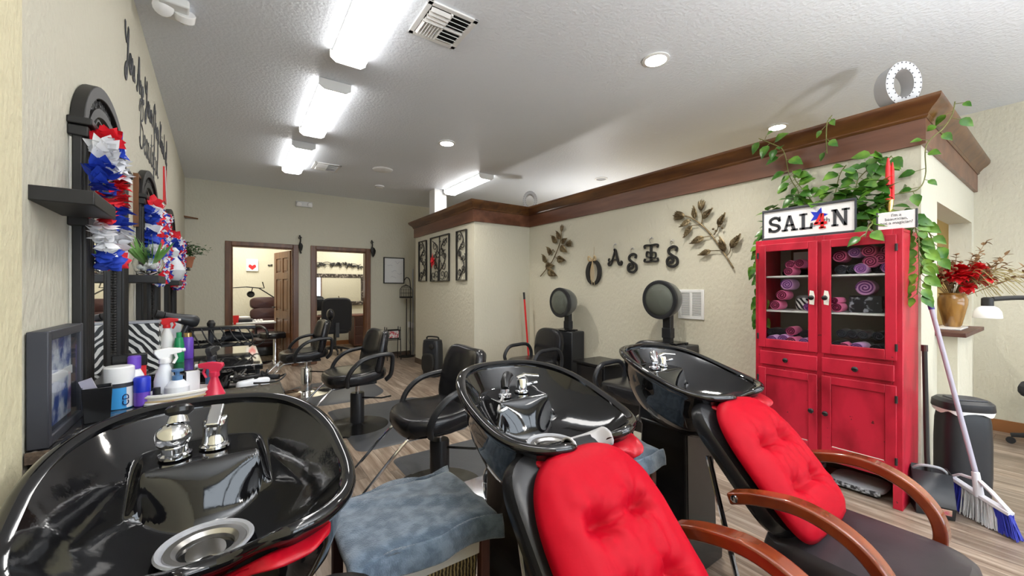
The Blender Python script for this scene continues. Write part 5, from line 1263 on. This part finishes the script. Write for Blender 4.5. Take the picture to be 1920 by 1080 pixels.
rolls([(.20, -.14, z1+.115)], 'lilactowel', .042, 'big lilac rolled towel resting on the black box, middle right shelf', 'big lilac roll')
rolls([(.075, -.22, z1)], 'pinktowel', .026, 'pink rolled towel left of the black box on the middle right shelf', 'pink roll, middle right')
rolls([(.075, -.22, z1+.053)], 'pinktowel', .020, 'small pink roll on top of the pink towel, middle right shelf', 'small pink roll, middle right')
rolls([(.08, -.18, z2+.085), (.235, -.18, z2+.11), (.30, -.18, z2+.06), (.25, -.19, z2+.04), (.32, -.15, z2+.11)], 'pinktowel', .032, 'pink rolled towel in the pile on the top right shelf', 'pink rolls, top right')
rolls([(.16, -.18, z2+.11), (.33, -.23, z2), (.20, -.23, z2)], 'lilactowel', .028, 'lilac rolled towel in the pile on the top right shelf', 'lilac rolls, top right')
rolls([(.075, -.16, z2), (.14, -.16, z2), (.26, -.13, z2)], 'blacktowel', .033, 'black rolled towel under the pink pile on the top right shelf', 'black rolls, top right')
rolls([(-.20, -.20, z2+.05), (-.15, -.20, z2+.055), (-.20, -.22, z2)], 'pinktowel', .026, 'pink rolled towel on the black bag, top left shelf', 'pink rolls, top left')
def boxed(name, label, cat, x0, x1, y0, y1, z0_, z1_, m, bev=.004):
    o = MB().bx(-(x1-x0)/2, (x1-x0)/2, -(y1-y0)/2, (y1-y0)/2, 0, z1_-z0_).build(name, m, None, bevel=bev); o.location = cw((x0+x1)/2, (y0+y1)/2, z0_); o.rotation_euler = (0, 0, Q); return tag(o, label, cat)
boxed('box', 'black box with silver print on the middle right shelf of the cabinet', 'box', .12, .29, -.26, -.06, z1, z1+.11, 'boxprint')
boxed('bag', 'grey bag on the middle left shelf of the cabinet', 'bag', -.24, -.13, -.16, -.04, z1, z1+.11, 'greyplas', .03)
boxed('bag', 'zebra patterned pouch beside the grey bag on the middle left shelf', 'bag', -.20, -.12, -.25, -.19, z1, z1+.09, 'zebra', .02)
boxed('bag', 'black bag lying on the top left shelf of the cabinet', 'bag', -.32, -.12, -.17, -.05, z2, z2+.05, 'vinyl', .02)
boxed('bag', 'upright black bag at the right of the top left shelf', 'bag', -.11, -.04, -.20, -.04, z2, z2+.17, 'fabricblack', .03)
t = thing('picture_frame', 'little wooden framed card on the top left shelf of the cabinet', 'picture', cw(-.22, -.03, z2), Q); b = MB(); b.bar([(-.075, 0, .07), (.075, 0, .07), (.075, 0, .2), (-.075, 0, .2)], .010, .008, (0, 1, 0), True); b.bx(-.05, .05, -.004, .0, 0, .062); b.build('frame', 'doorwood', t); MB().bx(-.066, .066, -.002, .004, .078, .192).build('card', 'paper', t)

# sign with slab letters; the O is the red white and blue 4th emblem
t = thing('salon_sign', 'white SALON sign in a dark frame with a blue star and red 4th', 'sign', cw(-.095, -.355, HT+.002), Q)
SW, SH = .275, .218
b = MB(); b.bar([(-SW, 0, .008), (SW, 0, .008), (SW, 0, SH), (-SW, 0, SH)], .009, .014, (0, 1, 0), True); b.build('frame', 'greyframe', t, bevel=.002)
MB().bx(-SW+.004, SW-.004, -.004, .010, .014, SH-.006).build('board', 'paper', t)
def put(nm, polys, m, ox, oz, par, d=.003, yo=-.0042):
    b = MB()
    for p in polys: b.prism([(x*1., z*1.) for x, z in p], d, at(W_Y, ox, yo, oz))
    return b.build(nm, m, par)
lh = .115; zl_ = .055
def R(x0, z0_, x1, z1_): return [(x0, z0_), (x1, z0_), (x1, z1_), (x0, z1_)]
def stroke(pts, w):
    P = smooth_path([(x, z, 0) for x, z in pts], 6); out = []
    for i in range(len(P)-1):
        a, c = P[i], P[i+1]; d = (c-a).normalized(); n_ = Vector((-d.y, d.x, 0))*w; e = d*.001
        out.append([tuple((q)[:2]) for q in (a+n_-e, a-n_-e, c-n_+e, c+n_+e)])
    return out
put('letter_s', stroke([(.075, .082), (.062, .102), (.038, .107), (.014, .092), (.016, .068), (.04, .057), (.066, .046), (.072, .024), (.048, .008), (.02, .012), (.008, .03)], .0095)+[R(.0, .002, .012, .038), R(.07, .078, .081, .113)], 'ink', -.238, zl_, t)
put('letter_a', [[(.012, .0), (.030, .0), (.056, .113), (.042, .113)], [(.070, 0), (.092, 0), (.060, .113), (.042, .113)], R(.03, .034, .076, .049), R(.0, 0, .040, .013), R(.060, 0, .103, .013)], 'ink', -.150, zl_, t)
put('letter_l', [R(.014, 0, .034, .113), R(.0, 0, .078, .014), R(.0, .100, .048, .113), [(.062, .0), (.078, 0), (.082, .040), (.068, .040)]], 'ink', -.038, zl_, t)
put('letter_n', [R(.010, 0, .027, .113), R(.068, 0, .085, .113), [(.010, .113), (.032, .113), (.085, .0), (.066, .0)], R(.0, 0, .038, .012), R(.0, .101, .03, .113), R(.056, .101, .098, .113)], 'ink', .148, zl_, t)
em = put('star_emblem', [[(.040+.056*(1 if k % 2 == 0 else .45)*math.sin(k*PI/5+.3), .086+.056*(1 if k % 2 == 0 else .45)*math.cos(k*PI/5+.3)) for k in range(10)]], 'blue', .035, zl_, t, .002)
put('numeral', [[(.052, -.004), (.072, -.004), (.072, .095), (.055, .095)], R(.016, .022, .090, .040), [(.016, .028), (.036, .028), (.068, .098), (.050, .098)], R(.044, -.006, .082, .006)], 'redplain', .035, zl_, em, .003, -.0064)
text_part('ordinal', 'th', .048, 'ink', em, at(W_Y, .122, -.0068, zl_+.034), depth=.0008)
MB().bx(-.012, .012, -.0055, -.004, 0, .02).build('silver_tip', 'greyplas', em).location = (.045, 0, zl_+.01)
t = thing('motto_sign', 'small white sign reading I am a beautician not a magician, right of the plant', 'sign', cw(.372, -.34, HT+.002), Q)
MB().bx(-.085, .085, -.008, .008, 0, .108).build('board', 'paper', t, bevel=.002)
for x in (-.088, .088): MB().bx(x-.004, x+.004, -.010, .010, -.0005, .112).build('side_strip', 'greyframe', t)
text_part('motto', "I'm a\nbeautician,\nnot a magician!", .0245, 'ink', t, at(W_Y, 0, -.0085, .078), depth=.0006)
t = thing('candlestick', 'brass candlestick with red taper candles behind the small sign', 'candle', cw(.315, -.22, HT+.001), Q)
MB().lathe([(.045, 0), (.046, .008), (.015, .02), (.010, .05), (.016, .07), (.009, .09), (.014, .14), (.02, .17), (.022, .205), (.016, .208)], n=24).build('holder', 'gold', t)
MB().lathe([(.0155, .205), (.013, .42), (.005, .475), (.001, .478)], (-.006, 0, 0), 16).build('candle', 'redplain', t)
MB().lathe([(.0105, .205), (.009, .40), (.004, .445), (.001, .448)], (.012, .012, 0), 16).build('candle', 'redplain', t)
t = thing('ring_dish', 'small round white and grey dish behind the vine on the cabinet top', 'dish', cw(-.33, -.13, HT+.17), Q); MB().lathe([(.02, 0), (.048, .010), (.052, .016), (.03, .014), (.001, .006)], n=24, M4=RT(rx=1.1)).build('dish', 'greyplas', t); MB().bx(-.008, .008, -.006, .03, -.17, .0).build('peg', 'iron', t)

# pothos
t = thing('pothos_plant', 'green pothos plant on the cabinet with vines trailing along the crown', 'plant', cw(0, 0, 0), Q)
MB().lathe([(.075, HT+.001), (.10, HT+.13), (.105, HT+.13), (.105, HT+.145), (.09, HT+.145), (.08, HT+.10)], (-.03, -.19, 0), 24).build('pot', 'terracotta', t)
rnd = random.Random(11); lf = MB(); vn = MB()
def vine(pts, n, s0=.075, out=(0, -1, 0), r=.0035, jit=1.):
    P = smooth_path(pts, 8); vn.tube(P, r, 6)
    for k in range(n):
        i = int((k+.6)/n*(len(P)-1)); i = min(i, len(P)-2); p = P[i]; d = (P[i+1]-p).normalized(); sd = d.cross(Vector(out))
        if sd.length < .1: sd = Vector((1, 0, 0))
        v = sd.normalized()*(1 if k % 2 else -1)*rnd.uniform(.5, 1)+Vector((0, 0, -.55))+d*.3+Vector(out)*rnd.uniform(.1, .7)
        v.normalize(); q = p+v*rnd.uniform(.02, .05); vn.tube([p, q], .002, 5)
        L = s0*rnd.uniform(.8, 1.35); lf.leaf(q, v+Vector((rnd.uniform(-.3, .3), 0, rnd.uniform(-.5, .1)))*jit, (rnd.uniform(-.4, .4), -1, .5), L, L*.72, .28, .25)
cx_, cy_ = -.03, -.17
vine([(cx_, cy_, 1.83), (-.20, -.14, 2.02), (-.235, -.10, 2.10), (-.29, -.10, 2.22), (-.32, -.13, 2.42), (-.40, -.14, 2.50), (-.50, -.13, 2.575)], 19, .085)
vine([(cx_, cy_, 1.83), (-.12, -.16, 1.98), (-.17, -.13, 2.06), (-.24, -.12, 2.17), (-.27, -.10, 2.26)], 16, .08)
vine([(-.02, -.10, 2.60), (-.035, -.145, 2.54), (-.045, -.13, 2.42), (-.05, -.10, 2.33)], 4, .06)
vine([(cx_, cy_, 1.83), (.0, -.12, 2.0), (.02, -.08, 2.16), (.06, -.09, 2.22)], 9, .085)
vine([(cx_, cy_, 1.83), (.10, -.12, 1.98), (.13, -.10, 2.10), (.19, -.08, 2.18), (.22, -.08, 2.26), (.25, -.09, 2.18), (.30, -.09, 2.22)], 26, .08)
vine([(cx_+.1, cy_, 1.83), (.30, -.06, 1.96), (.41, -.03, 1.98), (.44, .02, 2.08), (.455, -.05, 2.25), (.52, .03, 2.36), (.545, .12, 2.46), (.54, .26, 2.58)], 14, .065, (0, -1, 0))
for k in range(7):
    a = k*.9; vine([(cx_, cy_, 1.83), (cx_+.14*math.cos(a), cy_+.09*math.sin(a)-.02, 1.93), (cx_+.32*math.cos(a), cy_+.13*math.sin(a)-.03, 1.80+.05*math.sin(k*2))], 8, .085)
for k in range(130):
    a = rnd.uniform(0, 2*PI); x = rnd.uniform(-.40, .30) if k % 3 else rnd.uniform(.17, .33); lf.leaf((x, rnd.uniform(-.30 if x > .18 else -.25, -.08), rnd.uniform(1.74, 2.0)+.05*(1-abs(x)/.4)), (rnd.uniform(-1, 1), -.6, rnd.uniform(-.5, .9)), (0, -.4, 1), rnd.uniform(.08, .13), rnd.uniform(.055, .08), .25, .3)
vine([(.2, -.25, 1.80), (.26, -.34, 1.76), (.25, -.40, 1.71), (.24, -.41, 1.66)], 4, .09)
vine([(cx_, cy_, 1.83), (-.34, -.20, 1.80), (-.43, -.22, 1.70), (-.44, -.22, 1.55), (-.445, -.22, 1.38), (-.44, -.21, 1.20), (-.45, -.22, 1.06)], 40, .075, (-.5, -1, 0))
vine([(-.36, -.15, 1.80), (-.47, -.14, 1.62), (-.50, -.12, 1.50)], 12, .075, (-.5, -1, 0))
vine([(cx_+.1, cy_, 1.83), (.36, -.16, 1.80), (.435, -.18, 1.68), (.445, -.20, 1.55), (.45, -.22, 1.42), (.445, -.24, 1.30)], 34, .07, (.4, -1, 0))
vine([(.36, -.1, 1.82), (.46, -.12, 1.72), (.50, -.12, 1.60), (.50, -.14, 1.50)], 10, .08, (.4, -1, 0))
lf.build('foliage', 'leaf', t, sharp=180); vn.build('vines', 'stem', t)

# marquee letters standing on the crown
def marquee(label, x, y, rz, s):
    t = thing('marquee_letter', label, 'letter', (x, y, 2.561), rz, 'white marquee letters on the crown'); n = 48
    def ring(rx, rz_, y_): return [Vector((s*rx*math.cos(2*PI*i/n), s*y_, s*(.155+rz_*math.sin(2*PI*i/n)))) for i in range(n)]
    b = MB(); r = [ring(.125, .155, -.035), ring(.125, .155, .035), ring(.066, .098, .035), ring(.066, .098, -.035), ring(.069, .101, -.022), ring(.122, .152, -.022)]
    r = [ring(.118, .155, -.03), ring(.118, .155, .075), ring(.066, .100, .075), ring(.066, .100, -.03)]; r.append(r[0]); b.rings(r, True, False, False); b.build('letter_body', 'marq', t)
    b = MB()
    for i in range(26): b.sphere((s*.110*math.cos(2*PI*i/26), -s*.031, s*(.155+.146*math.sin(2*PI*i/26))), s*.0042, 6, 4)
    for i in range(18): b.sphere((s*.073*math.cos(2*PI*i/18), -s*.031, s*(.155+.105*math.sin(2*PI*i/18))), s*.0042, 6, 4)
    b.build('rivet', 'greyframe', t)['kind'] = 'stuff'
marquee('white dotted letter O standing on the near corner of the walnut crown', 3.68, .70, -math.radians(40), .95)
marquee('white letter O far away on the inner corner of the crown', 3.76, 4.90, -math.radians(40), .95)

# under and beside the cabinet
def scale_(label, x, y, rz):
    t = thing('bathroom_scale', label, 'scale', (x, y, 0), rz, 'old bathroom scales'); MB().pad(.145, .125, .035, 4, RT((0, 0, .022))).build('platform', 'greyplas', t); MB().bx(-.13, .13, -.128, -.11, .014, .046).build('worn_front', 'wornfront', t, bevel=.006)
    for sx in (-1, 1):
        for sy in (-1, 1): MB().lathe([(.018, 0), (.018, .024)], (sx*.1, sy*.085, 0), 14).build('foot', 'plastic', t)
scale_('worn grey bathroom scale under the right half of the red cabinet', 3.455, .855, Q); scale_('grey bathroom scale under the left half of the red cabinet', 3.50, 1.215, Q)
t = thing('trash_can', 'charcoal plastic trash can with a lid beside the red cabinet', 'trash can', (3.80, .435, 0), math.radians(-52))
MB().pad(.120, .100, .57, 3.2, crown=0, dish=0).build('bin', 'plastic', t)
b = MB(); n = 44
def se(a, bb, z, e=3.2): return [Vector((a*math.copysign(abs(math.cos(2*PI*i/n))**(2/e), math.cos(2*PI*i/n)), bb*math.copysign(abs(math.sin(2*PI*i/n))**(2/e), math.sin(2*PI*i/n)), z)) for i in range(n)]
b.rings([se(.127, .107, .572), se(.131, .111, .58), se(.128, .108, .620), se(.11, .09, .638), se(.02, .02, .641)]); b.build('lid', 'plastic', t); MB().box((.0, -.02, .641), (.16, .11, .008)).build('swing_flap', 'greyframe', t, bevel=.006)
b = MB(); b.rings([[p+Vector((0, 0, -.02-.010*math.sin(i*.9))) for i, p in enumerate(se(.126, .106, .575))], se(.129, .109, .575)], True, False, False); b.build('liner_bag', 'white', t)
t = thing('broom', 'angled broom with lilac handle and blue and grey bristles leaning by the cabinet', 'broom', (3.50, .335, 0), 0)
hA = Vector((.0, .0, .20)); hB = Vector((.140, .232, 1.315))
MB().tube([hA, hA.lerp(hB, .90)], .0125, 12).build('handle', 'lilac', t); MB().tube([hA.lerp(hB, .90), hB], [.0145, .016], 12).build('grip', 'purpledark', t)
ax = Vector((-.60, -.80, 0)).normalized()
pl = [ax*-.155+Vector((0, 0, .205)), ax*-.13+Vector((0, 0, .225)), ax*.0+Vector((0, 0, .235)), ax*.13+Vector((0, 0, .150)), ax*.16+Vector((0, 0, .135))]
b = MB(); b.bar([ax*-.15+Vector((0, 0, .185)), ax*0+Vector((0, 0, .150)), ax*.15+Vector((0, 0, .125))], .018, .010, (0, 0, 1)); b.bar([ax*-.15+Vector((0, 0, .19)), ax*-.10+Vector((0, 0, .225)), ax*0+Vector((0, 0, .235))], .012, .006, (0, 0, 1)); b.bar([ax*.15+Vector((0, 0, .13)), ax*.06+Vector((0, 0, .20)), ax*0+Vector((0, 0, .235))], .012, .006, (0, 0, 1)); b.tube([ax*0+Vector((0, 0, .14)), hA.lerp(hB, .07)], [.022, .017], 12); b.build('head', 'lilacwhite', t, bevel=.003)
b = MB(); rnd = random.Random(4)
for k in range(420):
    u = rnd.uniform(-1, 1); p = ax*(u*.148)+Vector((0, 0, .155-.030*u))+Vector((ax.y, -ax.x, 0))*rnd.uniform(-.015, .015)
    q = ax*(u*.178+.02)+Vector((0, 0, .004+.012*rnd.random()))+Vector((ax.y, -ax.x, 0))*rnd.uniform(-.035, .035)
    b.use('bristleb' if (u < -.55 or u > .52) else 'bristlew'); b.tube([p, p.lerp(q, .6), q], .0024, 4)
b.build('bristles', None, t)['kind'] = 'stuff'
t = thing('dustpan', 'black upright dustpan with a long handle against the red cabinet', 'dustpan', (3.43, .515, 0), math.radians(-70))
b = MB(); P0 = [(-.078, -.075), (.078, -.075), (.078, .065), (-.078, .065)]
b.rings([[Vector((x, y, .004)) for x, y in P0], [Vector((-.082, -.085, .07)), Vector((.082, -.085, .07)), Vector((.082, .075, .10)), Vector((-.082, .075, .10))], [Vector((-.084, .00, .235)), Vector((.084, .00, .235)), Vector((.08, .085, .245)), Vector((-.08, .085, .245))]], True, True, False)
b.build('pan', 'plastic', t, solid=.006); MB().tube([(0, .07, .20), (.0, .10, .30), (.0, .155, .96)], .013, 10).build('handle', 'iron', t); MB().tube([(.0, .154, .94), (.0, .158, .98)], .0165, 10).build('end_cap', 'brownvinyl', t)
MB().tube(smooth_path([(-.078, .05, .22), (-.04, .02, .26), (.04, .02, .26), (.078, .05, .22)]), .008, 8).build('yoke', 'greyplas', t); MB().box((.02, -.087, .045), (.09, .003, .035), rx=.2).build('sticker', 'sticker', t)

# sill, flowers, lamp, desk chair at the right edge
struct(MB().bx(4.10, 4.97, .45, .80, 1.00, 1.03).build('trim_13', 'darkwood', bevel=.004))
tg = tag(MB().bx(-.17, .17, -.07, .07, 0, .012).build('sill_tray', 'whitegloss', None, bevel=.003), 'thin white tray under the amber vase on the sill', 'tray'); tg.location = (4.52, .575, 1.031)
t = thing('flower_vase', 'amber glazed vase of red silk flowers and dried stems on the sill', 'vase', (4.58, .575, 1.0435))
MB().lathe([(.045, 0), (.05, .01), (.065, .08), (.083, .17), (.085, .21), (.072, .245), (.078, .26), (.07, .26), (.065, .24)], n=28, cap1=False).build('vase', 'amber', t)
rnd = random.Random(21); b = MB()
for k in range(22):
    b = MB(); c_ = Vector((rnd.uniform(-.15, .17), rnd.uniform(-.17, .10), .31+rnd.uniform(-.02, .14)))
    for j in range(18):
        v = Vector((rnd.gauss(0, 1), rnd.gauss(0, 1), rnd.gauss(0, 1))).normalized(); b.leaf(c_, v, (0, 0, 1), .062, .06, .35, .2)
    b.build('red_bloom', 'flowerred', t, sharp=180)
b = MB()
for k in range(34):
    a = rnd.uniform(0, 2*PI); L = rnd.uniform(.22, .42); v = Vector((math.cos(a)*.6, -.75+.9*math.sin(a) if k % 2 else math.sin(a)*.6, rnd.uniform(.35, 1.)))
    p = [Vector((0, 0, .2)), Vector((0, 0, .26))+v*L*.6, Vector((0, 0, .28))+v*L]; P = smooth_path(p, 4); b.tube(P, .002, 4)
    for q in P[3:]:
        for j in range(2): b.leaf(q, (rnd.uniform(-1, 1), rnd.uniform(-1, 1), rnd.uniform(-.3, 1)), (0, 0, 1), .045, .028)
b.build('dried_leaves', 'dried', t, sharp=180); b = MB()
for k in range(40):
    a = rnd.uniform(-2.6, -.2); L = rnd.uniform(.2, .42)
    b.tube(smooth_path([(0, 0, .22), (math.cos(a)*L*.5, math.sin(a)*L*.6, .26+L*.45), (math.cos(a)*L, math.sin(a)*L*1.1, .24+L*rnd.uniform(-.1, .4))], 5), .002, 4)
b.build('dried_grass', 'driedg', t)
t = thing('floor_lamp', 'floor lamp with a white metal shade on a black arm at the right edge', 'lamp', (4.80, -.25, 0))
MB().lathe([(.15, 0), (.15, .02), (.03, .04)], n=28).build('base', 'iron', t); MB().tube([(0, 0, .03), (0, 0, 1.12)], .014, 10).build('pole', 'iron', t)
sh = Vector((-.56, .62, 1.18)); MB().tube(smooth_path([(0, 0, 1.10), (-.05, .05, 1.20), (-.22, .25, 1.255), (-.42, .47, 1.275), (sh.x+.02, sh.y-.02, 1.265)]), .016, 10).build('arm', 'iron', t)
MB().lathe([(.068, -.045), (.069, -.04), (.064, .0), (.050, .025), (.03, .038), (.001, .040)], sh, 32).build('shade', 'whitegloss', t); MB().lathe([(.028, .034), (.030, .042), (.029, .09), (.018, .098)], sh, 20).build('socket', 'iron', t)
t = thing('desk_chair', 'black wheeled desk chair whose caster shows at the right edge', 'office chair', (5.50, .06, 0)); star(t)
MB().tube([(0, 0, .08), (0, 0, .45)], .03, 12).build('gas_lift', 'plastic', t); MB().pad(.25, .25, .09, 4, RT((0, 0, .45))).build('seat', 'fabricblack', t); MB().pad(.22, .25, .07, 4, RT((0, -.24, .80), rx=PI/2+.1)).build('backrest', 'fabricblack', t)
